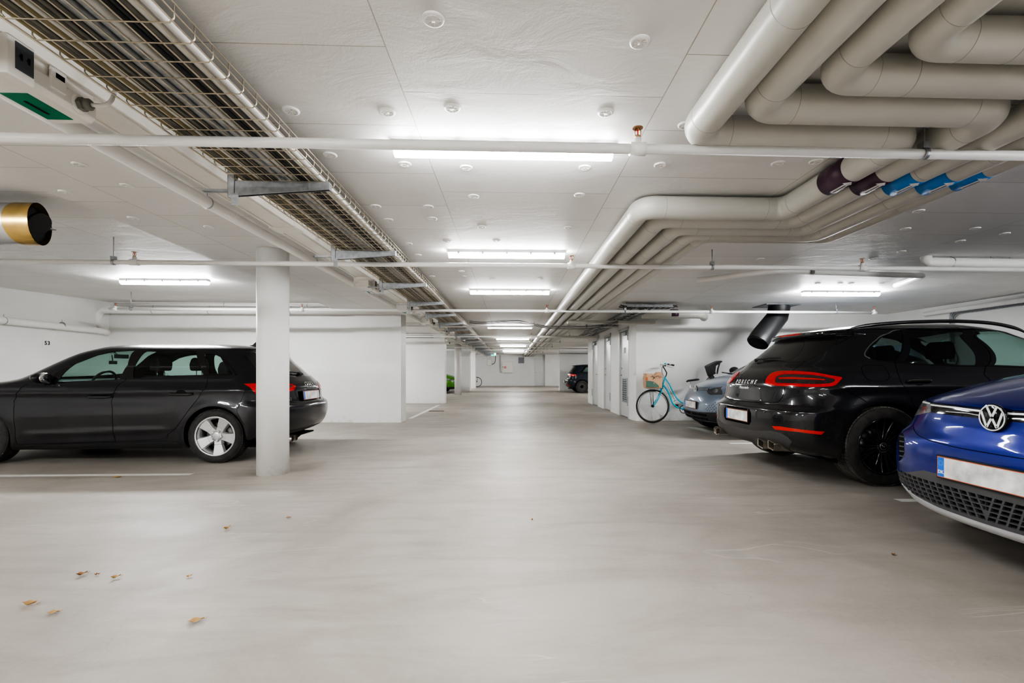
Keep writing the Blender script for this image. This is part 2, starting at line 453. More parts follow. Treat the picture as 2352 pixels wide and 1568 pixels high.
# ================================================================ painted bay lines
def bayline(px, py, xend, label, w=0.09, dy=0):
    p = floor(px, py)
    x0, x1 = min(p.x, xend), max(p.x, xend)
    o = MB().box((x0, p.y-w/2, 0.0006), (x1, p.y+w/2, 0.0016)).build('bay_line', 'paint_line')
    tag(o, label, 'floor marking', 'painted parking bay lines')
bayline(440, 1089, -8.3, 'white painted bay line on the floor between the round column and the black estate hatchback')
bayline(2062, 1149, XR-0.1, 'white painted bay line between the black sport utility car and the blue car')
bayline(1676, 1018, XR-0.1, 'white painted bay line between the black sport utility car and the grey-blue hatchback')
a, b = floor(942, 961), floor(1008, 930)
d = (b-a).normalized(); n_ = Vector((-d.y, d.x, 0))*0.05
ln = MB().prism([(a+n_)[:2], (b+n_)[:2], (b-n_)[:2], (a-n_)[:2]], 0.0006, 0.0016)
tag(ln.build('bay_line', 'paint_line'), 'white painted line beside the floor drain near the first white wall pier', 'floor marking', 'painted parking bay lines')
p = floor(1002, 944); dr = thing('floor_drain', 'small rusty rectangular drain grate set in the floor of the aisle', 'drain', (p.x, p.y, 0))
g = MB()
for k in range(12): g.box((-0.2+k*0.036, -0.07, 0.001), (-0.2+k*0.036+0.016, 0.07, 0.006))
g.box((-0.21, -0.08, 0.001), (0.22, -0.07, 0.006)); g.box((-0.21, 0.07, 0.001), (0.22, 0.08, 0.006))
g.build('grate', 'rust', dr)
MB().box((-0.2, -0.07, 0.0005), (0.21, 0.07, 0.0012)).build('opening', 'matte_black', dr)

# ================================================================ batten lamps
def make_lamp(L=1.28, w=0.105, name='batten_lamp'):
    r = thing(name, 'x', 'lamp')
    b = MB(); b.prism([(-w/2+0.012, 0), (w/2-0.012, 0), (w/2, -0.035), (-w/2, -0.035)], -L/2, L/2, 'x')
    b.build('housing', 'white_paint', r, bevel=0.004)
    d = MB(); prof = [(-w/2-0.001, -0.035)] + [(-(w/2-0.004)*math.cos(a), -0.038-0.045*math.sin(a)) for a in [PI*k/10 for k in range(11)]] + [(w/2+0.001, -0.035)]
    d.prism(prof, -L/2+0.01, L/2-0.01, 'x', smooth=True)
    d.build('diffuser', 'diffuser', r)
    for k in range(5):
        x = -L/2+0.12+k*(L-0.24)/4
        for s in (-1, 1):
            MB().box((x-0.012, s*(w/2+0.003)-0.003, -0.05), (x+0.012, s*(w/2+0.003)+0.003, -0.02)).build('clip', 'steel', r)
    return r
lamp0 = make_lamp(); used = [False]
def place_lamp(x, y, z, label, group='batten lamps along the aisle ceiling', strong=False):
    o = lamp0 if not used[0] else copy_tree(lamp0); used[0] = True
    o.location = (x, y, z); o['label'] = label
    if strong:
        for ch in [q for q in bpy.data.objects if q.parent == o and q.name.startswith('diffuser')]:
            ch.data = ch.data.copy(); ch.data.materials[0] = M['diffuser_bay']
    if group: o['group'] = group
    else:
        if 'group' in o: del o['group']
    return o
def lampat(px0, px1, ptop, z=ZC):
    p = on_z((px0+px1)/2, ptop, z); return p
names = ['half hidden behind the thick sprinkler pipe', 'just in front of the second sprinkler pipe',
         'just beyond the second sprinkler pipe', 'half hidden behind the black cables crossing the aisle']
pl = lampat(902, 1414, 322); place_lamp(pl.x, pl.y+0.05, ZC, 'lit white batten lamp over the aisle, '+names[0])
pl = lampat(1026, 1302, 573); place_lamp(pl.x, pl.y+0.05, ZC, 'lit white batten lamp over the aisle, '+names[1])
pl = lampat(1078, 1264, 663); place_lamp(pl.x, pl.y+0.05, ZC, 'lit white batten lamp over the aisle, '+names[2])
for k, (x0, x1, yb) in enumerate([(1120, 1222, 750), (1140, 1215, 782), (1149, 1208, 796.5), (1155, 1204, 808.5), (1157, 1201, 812)]):
    d = FPX*1.28/(x1-x0); p = at_depth((x0+x1)/2, yb, d)
    zz = ZC-0.0
    place_lamp(p.x, p.y, zz, ['lit batten lamp behind the black cables that sag across the aisle',
      'lit batten lamp down the aisle, just beyond the black cables', 'small lit batten lamp two places beyond the black cables',
      'tiny lit batten lamp near the far end, second from last', 'tiny lit batten lamp closest to the far wall'][k])
p = on_z(379, 641, zl(0, 7)); place_lamp(p.x, p.y, zl(0, 7), 'lit white batten lamp above the black estate hatchback in the left bay', None, True)
p = on_z(1931, 668, ZC); place_lamp(p.x, p.y, ZC, 'lit white batten lamp above the black sport utility car in the right bay', None, True)
EXTRA_LAMPS = [(0.15, -0.2), (0.15, -2.9), (-5.6, 1.2), (5.4, 1.4), (-6.2, -2.6), (6.2, -2.6), (-5.5, 14.0), (-5.5, 22.5), (5.8, 21.5), (-5.0, 30.5), (5.8, 31)]
for (x, y) in EXTRA_LAMPS:
    place_lamp(x, y, zl(0, y) if (x < -3.4 and y < 10) else ZC, 'lit white batten lamp on the garage ceiling out of the picture, all alike', 'batten lamps out of view', abs(x) > 3)
# ================================================================ sprinkler mains
ZS = 2.24
def sprinkler_pipe(label, a, b, r, heads=(), hangers=(), zc=ZC, extra=()):
    root = thing('sprinkler_pipe', label, 'pipe', (0, 0, 0), group='white sprinkler pipes crossing the garage')
    a, b = Vector(a), Vector(b)
    MB().tube([a, b], r, 16).build('pipe_run', 'white_paint', root)
    for x in heads:
        t = (x-a.x)/(b.x-a.x); p = a.lerp(b, t)
        f = MB().tube([p+Vector((-0.04, 0, 0)), p+Vector((0.04, 0, 0))], r*1.35, 16)
        f.tube([p, p+Vector((0, 0, r+0.03))], r*0.75, 12)
        fo = f.build('coupling', 'white_paint', root)
        h = MB(); z0 = p.z+r+0.03
        h.lathe([(0.012, z0), (0.014, z0+0.012), (0.008, z0+0.016)], 12, Matrix.Translation((p.x, p.y, 0)))
        for s in (-1, 1): h.tube([(p.x+s*0.013, p.y, z0+0.008), (p.x+s*0.015, p.y, z0+0.035), (p.x+s*0.006, p.y, z0+0.05)], 0.003, 6)
        h.lathe([(0.027, z0+0.05), (0.027, z0+0.053), (0.0, z0+0.056)], 16, Matrix.Translation((p.x, p.y, 0)))
        ho = h.build('sprinkler_head', 'brass', root)
        MB().tube([(p.x, p.y, z0+0.012), (p.x, p.y, z0+0.045)], 0.0035, 8).build('bulb', 'red_bulb', ho)
    for x in hangers:
        t = (x-a.x)/(b.x-a.x); p = a.lerp(b, t); zz = zl(0, p.y) if p.x < -3.5 and p.y < 10.5 else zc
        h = MB().tube([(p.x, p.y, p.z+r), (p.x, p.y, zz)], 0.005, 8)
        h.tube([p+Vector((-0.012, 0, 0)), p+Vector((0.012, 0, 0))], r*1.2, 12)
        h.box((p.x-0.02, p.y-0.02, p.z+r), (p.x+0.02, p.y+0.02, p.z+r+0.035))
        h.build('hanger', 'steel', root)
    return root
def srow(pxs, d0=None, z=ZS):
    pass
yA = on_z(1176, 337, ZS).y
sprinkler_pipe('thick white sprinkler pipe crossing right in front of the closest batten lamp', (-8.5, yA, ZS), (on_z(2352, 360, ZS).x, yA, ZS), 0.0245,
    heads=[on_z(1463, 345, ZS).x], hangers=[on_z(2118, 356, ZS).x])
yB = on_z(1176, 609.5, ZS).y
sprinkler_pipe('white sprinkler pipe crossing in front of the top of the round column', (-8.8, yB, ZS), (XR-0.3, yB, ZS), 0.025,
    heads=[on_z(294, 598, ZS).x, on_z(1312, 612, ZS).x, on_z(1974, 618, ZS).x], hangers=[on_z(243, 597, ZS).x, on_z(1638, 612, ZS).x])
yC = on_z(1176, 713.5, ZS).y
sprinkler_pipe('third white sprinkler pipe, ending above the black sport utility car', (on_z(276, 711, ZS).x-0.1, yC, ZS), (on_z(2018, 716, ZS).x, yC, ZS), 0.025,
    heads=[on_z(277, 711, ZS).x, on_z(693, 711, ZS).x, on_z(1256, 714, ZS).x, on_z(1640, 714, ZS).x, on_z(2018, 716, ZS).x-0.01], hangers=[on_z(317, 712, ZS).x, on_z(1437, 714, ZS).x, on_z(1926, 716, ZS).x])
far = [(749.5, 'just beyond the black cables sagging across the aisle', -3, 5), (773, 'fifth from the camera, thin, over the aisle', -4.5, 5.5),
       (786, 'sixth from the camera, thin, over the aisle', -4, 6), (797, 'seventh from the camera, over the dark hatchback', -4, 6),
       (803.6, 'eighth from the camera, near the far end', -4, 6), (809.5, 'ninth from the camera, near the far end', -3.5, 6)]
for (py, lab, x0, x1) in far:
    y = on_z(1176, py, ZS).y
    sprinkler_pipe('thin white sprinkler pipe '+lab, (x0 if y < 30 else -2.3, y, ZS), (x1 if y > 17 else 2.7, y, ZS), 0.025,
        heads=[0.35+0.02*y], hangers=[1.2, 1.9])

# ================================================================ insulated pipe bundle on the right
def lagged(label, pts, r, name='insulated_pipe', seams=(), tape=None, bend=0.1, group='grey lagged heating pipes under the ceiling'):
    root = thing(name, label, 'pipe', (0, 0, 0), group=group)
    path = rpath(pts, bend, 10)
    MB().tube(path, r, 32).build('lagging', 'pipe_lag', root)
    # thin joint bands either side of every bend
    sbn = 0
    for i in range(1, len(pts)-1):
        b = Vector(pts[i])
        for q in (Vector(pts[i-1]), Vector(pts[i+1])):
            L = (q-b).length
            for dd in (bend+0.06, bend+0.75):
                if L > dd+0.3:
                    c = b+(q-b).normalized()*dd; d = (q-b).normalized()*0.0012
                    MB().tube([c-d, c+d], r+0.0007, 32).build('joint_band', 'seam', root)
    return root
RB = [0.083, 0.083, 0.076, 0.074, 0.055]
PX = [0.98, 1.18, 1.385, 1.575, 1.74]; PY = [3.51, 3.72, 3.92, 4.12, 4.28]
PX2 = [2.06, 2.27, 2.48, 2.70, 2.91]; PY2 = [2.40, 2.13, 1.90, 1.69, 1.46]; PX3 = [0.945, 1.12, 1.31, 1.50, 1.67]
ZP = [2.335, 2.335, 2.33, 2.335, 2.345]
labs = ['grey insulated pipe nearest the aisle, its loop closest to the thick sprinkler pipe',
        'grey insulated pipe second from the aisle, with a dark purple band and a wide loop',
        'middle grey insulated pipe, with the blue band closest to the purple ones',
        'grey insulated pipe fourth from the aisle, with the middle blue band',
        'thin grey insulated pipe farthest from the aisle, with the last blue band']
for k in range(5):
    z = ZP[k]; X1, Y1, X2, Y2, X3 = PX[k], PY[k], PX2[k], PY2[k], PX3[k]
    pts = [(X1+0.0, 36.74, z), (X1, Y1, z), (X2, Y1, z), (X2, Y2, z), (X3, Y2, z), (X3, -4.8, z)]
    root = lagged(labs[k], pts, RB[k])
    yt = 2.90
    tb = MB().tube([(X2, yt-0.12, z), (X2, yt+0.10, z)], RB[k]+0.002, 32)
    t = tb.build('colour_band', 'purple' if k < 2 else 'blue_tape', root)
    t['label'] = 'dark purple marking band' if k < 2 else 'bright blue marking band'
    # white arrow label wrapped under the band: an arrow that follows the pipe surface
    ar = MB(); R = RB[k]+0.0035
    def S(u, w):   # u along pipe, w round the pipe (m)
        a = -PI/2-0.15 + w/R
        return Vector((X2+R*math.cos(a), yt+u, z+R*math.sin(a)))
    for (u0, u1, w0, w1) in [(-0.075, 0.055, -0.016, 0.016)]:
        ar.grid(lambda s, q: S(u0+(u1-u0)*s, w0+(w1-w0)*q), 2, 6)
    ar.grid(lambda s, q: S(-0.12+0.045*s, (q-0.5)*0.06*s+0.0001), 2, 6)
    ao = ar.build('direction_label', 'white_label', t)
    tx = MB()
    for j in range(14):
        u = -0.065+j*0.008
        tx.grid(lambda s, q, u=u, j=j: S(u+0.005*s, (-0.005+0.010*q)) + Vector((0, 0, -0.0006)), 2, 3)
    tx.build('print', 'black', ao)
# ================================================================ white waste pipe, left, along the ceiling
def clip_pipe(name, label, pts, r, clips=(), mat='white_paint', bend=0.08, cat='pipe', n=20):
    root = thing(name, label, cat)
    MB().tube(rpath(pts, bend, 8), r, n).build('pipe_run', mat, root)
    for c in clips:
        c, d = Vector(c[0]), Vector(c[1]).normalized()
        cb = MB().tube([c-d*0.006, c+d*0.006], r+0.004, n)
        cb.tube([c+Vector((0, 0, r)), c+Vector((0, 0, r+0.05))], 0.004, 6)
        cb.build('clamp', 'steel', root)
    return root
xd = -2.25
clip_pipe('drain_pipe', 'straight white plastic pipe running along the ceiling beside the socket boxes on the left', [(xd, -4.8, 2.36), (xd, 33, 2.36)], 0.042,
          clips=[((xd, 3.6, 2.36), (0, 1, 0)), ((xd, 5.5, 2.36), (0, 1, 0))])
# busbar trunking
xb0, xb1, zb = -2.06, -1.85, 2.345
tr = thing('cable_trunking', 'flat cream power trunking on the ceiling between the mesh tray and the white pipe', 'trunking')
t = MB().box((xb0, -4.8, zb), (xb1, 34, ZC-0.01)); t.build('channel', 'cream', tr, bevel=0.008)
t = MB()
for x in (xb0+0.02, xb1-0.035): t.box((x, -4.8, zb-0.007), (x+0.015, 34, zb+0.001))
t.build('rib', 'cream', tr)
t = MB().box((xb1-0.001, -4.8, zb+0.045), (xb1+0.02, 34, zb+0.07)); t.build('side_lip', 'cream', tr)
for k in range(11):
    y = 4.12+k*2.3
    MB().box((xb0-0.006, y, zb-0.012), (xb1+0.008, y+0.16, ZC-0.02)).build('joint_plate', 'cream', tr, bevel=0.004)
# tap-off socket boxes
def tapoff(detail=True):
    r = thing('socket_box', 'x', 'socket box')
    w, L, h = 0.19, 0.58, 0.125      # under the trunking; local y = length, top at z=0
    prof = [(-w/2, -0.012), (-w/2, -h+0.01), (-w/2+0.012, -h), (w/2-0.02, -h), (w/2, -h+0.02), (w/2, -0.05), (w/2-0.012, -0.035), (w/2-0.012, 0.03), (-w/2, 0.03)]
    MB().prism(prof, 0, L, 'y').build('case', 'cream', r, bevel=0.003)
    rb = MB()
    for z in (-0.035, -0.085): rb.box((-w/2+0.006, -0.006, z-0.007), (w/2-0.01, 0.004, z+0.007))
    rb.box((-w/2, -0.008, -h), (-w/2+0.012, 0.006, 0.03)); rb.box((w/2-0.014, -0.008, -h+0.01), (w/2, 0.006, 0.03))
    rb.build('end_rib', 'cream', r, bevel=0.002)
    MB().box((w/2-0.012, 0.175, -0.146), (w/2+0.028, 0.277, 0.002)).build('socket_hood', 'cream', r, bevel=0.006)
    sp = MB().box((w/2+0.027, 0.203, -0.113), (w/2+0.030, 0.270, -0.012)).build('socket_panel', 'dark_plastic', r)
    q = MB()
    for y in (0.224, 0.252): q.box((w/2+0.0300, y-0.004, -0.072), (w/2+0.0312, y+0.004, -0.048)); q.box((w/2+0.0300, y-0.008, -0.064), (w/2+0.0312, y, -0.056))
    q.build('switch_slot', 'matte_black', sp)
    MB().box((w/2-0.002, 0.362, -0.085), (w/2+0.008, 0.43, 0.012)).build('cover_plate', 'cream', r, bevel=0.003)
    MB().box((w/2+0.0075, 0.382, -0.038), (w/2+0.0095, 0.42, -0.018)).build('slot', 'matte_black', r)
    gl = MB(); m4 = frame((w/2-0.004, 0.50, -0.082), (0, 1, 0), (0, 0, 1))
    gl.lathe([(0.04, 0), (0.04, 0.004), (0.028, 0.006)], 24, m4)
    gl.build('gland_seat', 'cream', r)
    g2 = MB().lathe([(0.028, 0.0), (0.028, 0.025)], 6, m4, smooth=False)
    g2.lathe([(0.024, 0.025), (0.024, 0.045), (0.018, 0.052), (0.012, 0.052)], 20, m4)
    g2.build('cable_gland', 'cable_grey', r)
    MB().tube(rpath([(w/2+0.03, 0.50, -0.082), (w/2+0.115, 0.51, -0.082), (w/2+0.12, 0.54, 0.02), (w/2+0.19, 0.58, 0.06)], 0.05, 8), 0.0085, 12).build('lead', 'cable_white', r)
    fl = MB().box((-w/2+0.012, 0.345, -h-0.002), (w/2-0.068, 0.545, -h+0.001)).build('window_flap', 'green_flap', r, bevel=0.001)
    MB().box((-w/2+0.052, 0.40, -h-0.0035), (-w/2+0.064, 0.50, -h-0.0015)).build('slot', 'matte_black', fl)
    return r
tb0 = tapoff()
ys_ = [1.62] + [6.27+2.32*k for k in range(12)]
ords = ['large cream socket box with a green flap at the top left, closest to the camera', 'cream socket box beside the second sprinkler pipe, second from the camera',
        'cream socket box at the third sprinkler pipe', 'cream socket box just past the third sprinkler pipe', 'cream socket box fifth along the trunking', 'cream socket box sixth along the trunking',
        'small cream socket box seventh along the trunking', 'small cream socket box eighth along the trunking', 'small cream socket box ninth along the trunking', 'small cream socket box tenth along the trunking',
        'small cream socket box eleventh along the trunking', 'small cream socket box twelfth along the trunking', 'small cream socket box nearest the far wall, last along the trunking']
for k, y in enumerate(ys_):
    o = tb0 if k == 0 else copy_tree(tb0)
    o.location = ((xb0+xb1)/2, y, zb); o['label'] = ords[k]; o['group'] = 'cream socket boxes under the ceiling trunking'
# ================================================================ wire mesh cable tray
tx0, tx1, zt = -1.685, -1.135, 2.285
ty = thing('cable_tray', 'long galvanised wire mesh cable tray hanging over the left of the aisle', 'cable tray')
w = MB()
nlong = 11
for k in range(nlong):
    x = tx0+(tx1-tx0)*k/(nlong-1); w.tube([(x, -4.5, zt), (x, 34, zt)], 0.0028, 6)
for z in (zt+0.03, zt+0.062):
    for x in (tx0-0.004, tx1+0.004): w.tube([(x, -4.5, z), (x, 34, z)], 0.0028, 6)
w.build('long_wires', 'wire', ty)
c = MB(); n = 0
y = 0.4
while y < 34:
    pts = [(tx0-0.004, y, zt+0.062), (tx0-0.004, y, zt+0.012), (tx0+0.01, y, zt-0.004), (tx1-0.01, y, zt-0.004), (tx1+0.004, y, zt+0.012), (tx1+0.004, y, zt+0.062)]
    c.tube(pts, 0.0028, 5); y += 0.103
c.build('cross_wires', 'wire', ty)
# cables lying in the tray
rows = []
kinds = ['cable_beige', 'cable_grey', 'cable_grey', 'cable_beige', 'cable_white', 'cable_grey', 'cable_grey', 'cable_dark', 'cable_grey', 'steel', 'steel', 'cable_white', 'cable_grey', 'cable_dark', 'cable_dark', 'cable_grey', 'cable_white', 'cable_white']
x = tx0+0.018
rnd = random.Random(3)
first = {}
for k, m in enumerate(kinds):
    r = [0.009, 0.012, 0.008, 0.015, 0.010, 0.013][k % 6]
    if m == 'steel': r = 0.022
    if k >= len(kinds)-2: r = 0.016
    x += r
    ph = rnd.random()*6; xx = min(x, tx1-0.02)
    pts = [(xx+0.006*math.sin(y*1.3+ph), y, zt+r+0.004+0.004*(1+math.sin(y*2.1+ph))) for y in [ -4.3+0.9*i for i in range(43)]]
    o = MB().tube(pts, r, 8).build('power_cable', m)
    x += r + 0.0025
    cw = {'cable_beige': 'beige', 'cable_grey': 'grey', 'cable_white': 'white', 'cable_dark': 'black', 'steel': 'dull silver'}[m]
    tag(o, cw+' cable lying lengthwise in the wire mesh tray', 'cable', 'cables in the mesh tray')
# cantilever brackets
def bracket():
    r = thing('tray_bracket', 'x', 'bracket')
    a = MB(); L = 0.565
    a.prism([(0, -0.085), (0, 0.0), (L, 0.0), (L, -0.04)], -0.001, 0.002, 'y'); a.prism([(0, -0.085), (0, 0.0), (L, 0.0), (L, -0.04)], 0.038, 0.041, 'y')
    a.box((0, 0, -0.003), (L, 0.04, 0.0)); a.prism([(0.0, -0.088), (0, -0.085), (L, -0.04), (L, -0.043)], 0.0, 0.008, 'y')
    a.box((L, 0, -0.045), (L+0.004, 0.04, 0.002))
    a.build('arm', 'steel', r)
    p = MB().box((-0.045, 0, -0.10), (-0.003, 0.004, 0.14)); p.box((-0.045, 0, -0.10), (-0.041, 0.04, 0.14)); p.box((-0.007, 0, -0.10), (-0.003, 0.04, 0.14))
    p.build('post', 'steel', r)
    MB().box((-0.02, -0.004, -0.15), (0.02, -0.001, -0.075)).build('lug', 'steel', r, bevel=0.002)
    MB().box((-0.20, 0.005, -0.062), (-0.045, 0.035, -0.048)).build('foot_strap', 'steel', r)
    return r
bk = bracket()
ordw = ['first', 'second', 'third', 'fourth', 'fifth', 'sixth', 'seventh', 'eighth', 'ninth', 'tenth', 'eleventh', 'twelfth', 'thirteenth', 'fourteenth', 'fifteenth', 'sixteenth', 'seventeenth', 'eighteenth', 'nineteenth']
for k in range(19):
    y = 2.97+1.67*k
    o = bk if k == 0 else copy_tree(bk)
    o.location = (tx0-0.005, y, zt-0.008); o['group'] = 'steel arms holding the mesh tray'
    o['label'] = ['large galvanised steel bracket arm under the mesh tray, right of the straight white pipe', ][0] if k == 0 else 'galvanised steel bracket arm under the mesh tray, %s from the camera' % ordw[k]
# ================================================================ cables crossing the aisle and the cable tangle over the doors
def sag(name, label, pts, r, mat, group=None):
    pts = [Vector(p) for p in pts]; out = []
    for i in range(len(pts)-1):
        p0 = pts[max(i-1, 0)]; p1 = pts[i]; p2 = pts[i+1]; p3 = pts[min(i+2, len(pts)-1)]
        for k in range(8):
            t = k/8; out.append(0.5*((2*p1)+(p2-p0)*t+(2*p0-5*p1+4*p2-p3)*t*t+(3*p1-p0-3*p2+p3)*t**3))
    out.append(pts[-1])
    o = MB().tube(out, r, 8).build(name, mat); return tag(o, label, 'cable', group)
YX = 10.3
pp = [(1078, 738), (1110, 740), (1160, 737), (1192, 737.5), (1225, 743), (1255, 749.5), (1300, 751.5), (1350, 751), (1395, 744), (1420, 738)]
for k, dy in enumerate([0, 2.2, 4.4, -2.0]):
    sag('overhead_cable', ['upper black cable sagging across the aisle', 'middle black cable sagging across the aisle', 'lower grey cable sagging across the aisle', 'topmost thin cable sagging across the aisle'][k],
        [on_y(a, b+dy+rnd.uniform(-.6, .6), YX+k*0.015) for a, b in pp], [0.0055, 0.005, 0.005, 0.0035][k], ['cable_dark', 'cable_dark', 'cable_grey', 'cable_dark'][k], 'cables crossing the aisle')
# tangle tray above the doors
tt = thing('ladder_tray', 'grey cable tray full of loose wires above the store room doors', 'cable tray')
q = MB()
a, b = (1.95, 10.45), (2.62, 16.5)
for s in (0, 0.42): q.box((2.25+s, 9.0, 2.27), (2.258+s, 16.6, 2.32))
for k in range(24): q.box((2.25, 9.1+k*0.32, 2.27), (2.67, 9.13+k*0.32, 2.28))
q.build('rails', 'steel', tt)
for k in range(9):
    x = 2.27+k*0.045; m = ['cable_grey', 'cable_dark', 'cable_white'][k % 3]
    pts = [(x+0.05*math.sin(y*1.7+k), y, 2.30+0.02*math.sin(y*2.3+2*k)+0.01) for y in [8.9+0.35*i for i in range(22)]]
    sag('loose_cable', 'loose '+{'cable_grey': 'grey', 'cable_dark': 'black', 'cable_white': 'white'}[m]+' cable lying in the tray above the store room doors', pts, 0.009, m, 'loose cables above the doors')
cp = thing('cross_tray', 'pale grey cable channel crossing under the insulated pipes beside the doors', 'cable tray')
MB().box((1.25, 10.4, 2.17), (3.2, 10.62, 2.235)).build('channel', 'pipe_lag', cp, bevel=0.01)
MB().box((0.9, 14.8, 2.17), (2.76, 15.0, 2.23)).build('channel', 'pipe_lag', cp, bevel=0.01)
# hanging flat unit with cable ladder above the bike
fu = thing('ceiling_unit', 'long pale grey rounded duct end hanging over the blue bicycle', 'duct')
pa, pb = on_y(1475, 722, 9.6), on_y(1612, 722, 9.6)
MB().tube(rpath([pa, pb, pb+Vector((0.25, 0.5, 0))], 0.2), 0.085, 24).build('body', 'pipe_lag', fu)
MB().tube([on_y(1540, 720, 9.59), on_y(1556, 720, 9.59)], 0.088, 24).build('marking_band', 'purple', fu)
cl = thing('cable_ladder', 'dark cable ladder crowded with wires just under the ceiling over the bicycle', 'cable tray')
q = MB(); pa, pb = on_y(1440, 706, 8.9), on_y(1546, 704, 8.9)
for s in (0, 0.3): q.box((pa.x, 8.9+s, 2.33), (pb.x, 8.908+s, 2.38))
for k in range(9): q.box((pa.x+(pb.x-pa.x)*k/8, 8.9, 2.33), (pa.x+(pb.x-pa.x)*k/8+0.02, 9.2, 2.34))
q.build('rails', 'steel', cl)
for k in range(6):
    pts = [(pa.x-0.1+(pb.x-pa.x+0.2)*i/8, 8.93+k*0.045+rnd.uniform(-.02, .02), 2.355+rnd.uniform(-.012, .03)) for i in range(9)]
    sag('loose_cable', ['black', 'grey'][k % 2]+' cable bundled in the dark ladder over the bicycle', pts, 0.009, ['cable_dark', 'cable_grey'][k % 2], 'cables in the dark ladder')
# ================================================================ waste pipes of the left bay wall
XW = XL+0.10
P1 = on_x(0, 735, XW); P2 = on_x(236, 760, XW)
cw = Vector((on_y(248, 762, 10.36).x, 10.36, P2.z-0.02))
e1 = on_y(228, 742, 10.2); e2 = on_y(228, 712, 10.2)
clip_pipe('waste_pipe', 'white plastic waste pipe sloping down along the left wall above bay number 53', [P1+Vector((0, -1.5, 0.06)), P1, P2, cw], 0.062, clips=[((P1.x, P1.y+0.06, P1.z-.002), (0, 1, 0)), ((P2.x-0.0, P2.y-0.9, P2.z+0.03), (0, 1, 0))], bend=0.05)
clip_pipe('wall_pipe', 'white plastic pipe with an elbow running along the back wall over the black estate hatchback',
          [cw+Vector((0, -0.05, 0)), Vector((cw.x-0.16, 10.25, e1.z+0.03)), Vector((e1.x, 10.25, e2.z)), Vector((-1.95, 10.25, e2.z-0.0))], 0.062,
          clips=[((e1.x+1.05, 10.25, e2.z), (1, 0, 0)), ((e1.x+2.2, 10.25, e2.z), (1, 0, 0)), ((e1.x+3.9, 10.25, e2.z), (1, 0, 0))], bend=0.14)
clip_pipe('thin_wall_pipe', 'thin white pipe tight under the ceiling along the back wall of the left bay', [(XL+0.3, 10.3, 2.52), (-3.6, 10.3, 2.52)], 0.025,
          clips=[((on_y(515, 698, 10.3).x, 10.3, 2.52), (1, 0, 0)), ((on_y(706, 698, 10.3).x, 10.3, 2.52), (1, 0, 0))])
# ledge-like painted conduit shadows are real light; bay number plate
pn = on_x(108, 788, XL+0.004)
pl_ = thing('number_plate', 'small white number plate reading 53 on the left wall', 'sign', pn)
MB().box((0, -0.092, -0.058), (0.004, 0.092, 0.058)).build('plate', 'white_label', pl_)
t = text_mesh('53', 0.10, 0.001, bold=0.003, spacing=1.15)
xform(t, frame((0.0055, 0, 0), (0, 1, 0), (0, 0, 1))); t.build('digits', 'black', pl_)
sc_ = MB()
for s in (-1, 1): sc_.lathe([(0.004, 0), (0.004, 0.002)], 8, frame((0.004, s*0.078, 0), (0, 1, 0), (0, 0, 1)))
sc_.build('screw', 'steel', pl_)
# ================================================================ ventilation outlet on the left
pd = at_depth(92, 515, 3.72)
vd = thing('ventilation_duct', 'round silver ventilation duct with a gold slanted outlet collar at the left edge', 'duct', (pd.x, pd.y, pd.z))
R = 0.158
MB().tube([(-4.3, 0, 0), (-0.10, 0, 0)], R, 40, cap=False).build('duct_pipe', 'duct', vd)
MB().tube([(-0.30, 0, 0), (-0.29, 0, 0)], R+0.004, 40, cap=False).build('seam_ring', 'steel', vd)
# collar cut on a slant: sweep of open ring with varying length
mb = MB(); n = 48
for (ra) in (R+0.003, R-0.002):
    mb.add([(-0.13, ra*math.cos(2*PI*j/n), ra*math.sin(2*PI*j/n)) for j in range(n)] + [(0.0-0.06*math.cos(2*PI*j/n), ra*math.cos(2*PI*j/n), ra*math.sin(2*PI*j/n)) for j in range(n)],
           [(j, (j+1) % n, n+(j+1) % n, n+j) for j in range(n)], True)
mb.build('outlet_collar', 'duct_gold', vd)
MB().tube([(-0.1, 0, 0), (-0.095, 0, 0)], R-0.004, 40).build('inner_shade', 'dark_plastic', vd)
mb = MB(); mb.tube([(-0.02, 0.0, 0.01), (0.0, 0.0, 0.0)], R*0.55, 32); mb.build('damper_hub', 'black', vd)
MB().box((-0.09, -R+0.004, -0.004), (-0.02, R-0.004, 0.004)).build('damper_blade', 'steel', vd)
# ================================================================ right bay services
bd = thing('black_duct', 'black plastic ventilation elbow coming down from the ceiling behind the black sport utility car', 'duct')
c0 = on_y(1785, 716, 9.3); c1 = on_y(1745, 775, 9.0)
mb = MB(); mb.tube([Vector((c0.x+0.05, 9.3, ZC)), Vector((c0.x, 9.3, 2.2)), c1+Vector((0.02, 0, 0)), c1+Vector((-0.06, -0.03, -0.10))], 0.2, 40, cap=False)
mb.build('elbow', 'black', bd)
MB().tube([c1+Vector((-0.055, -0.028, -0.092)), c1+Vector((-0.06, -0.03, -0.10)), c1+Vector((-0.075, -0.037, -0.122))], [0.2, 0.198, 0.17], 40).build('end_cap', 'black', bd)
MB().box((c0.x-0.35, 9.05, ZC-0.012), (c0.x+0.35, 9.6, ZC-0.001)).build('ceiling_flange', 'dark_plastic', bd)
q0 = on_z(2130, 602, 2.36); q1 = on_z(2352, 610, 2.36)
clip_pipe('elbow_waste_pipe', 'glossy white plastic pipe with a rounded elbow at the right edge above the black car', [(q0.x+0.0, q0.y+0.02, ZC), (q0.x+0.0, q0.y, 2.36), (XR-0.1, q0.y-0.05, 2.33)], 0.055,
          clips=[((q0.x+0.28, q0.y, 2.36), (1, 0, 0)), ((q0.x+0.75, q0.y, 2.357), (1, 0, 0)), ((q0.x+0.98, q0.y, 2.354), (1, 0, 0))], bend=0.1)
q0 = on_z(1602, 643, 2.35); q1 = on_z(1785, 622, 2.36); q2 = on_z(2120, 633, 2.36)
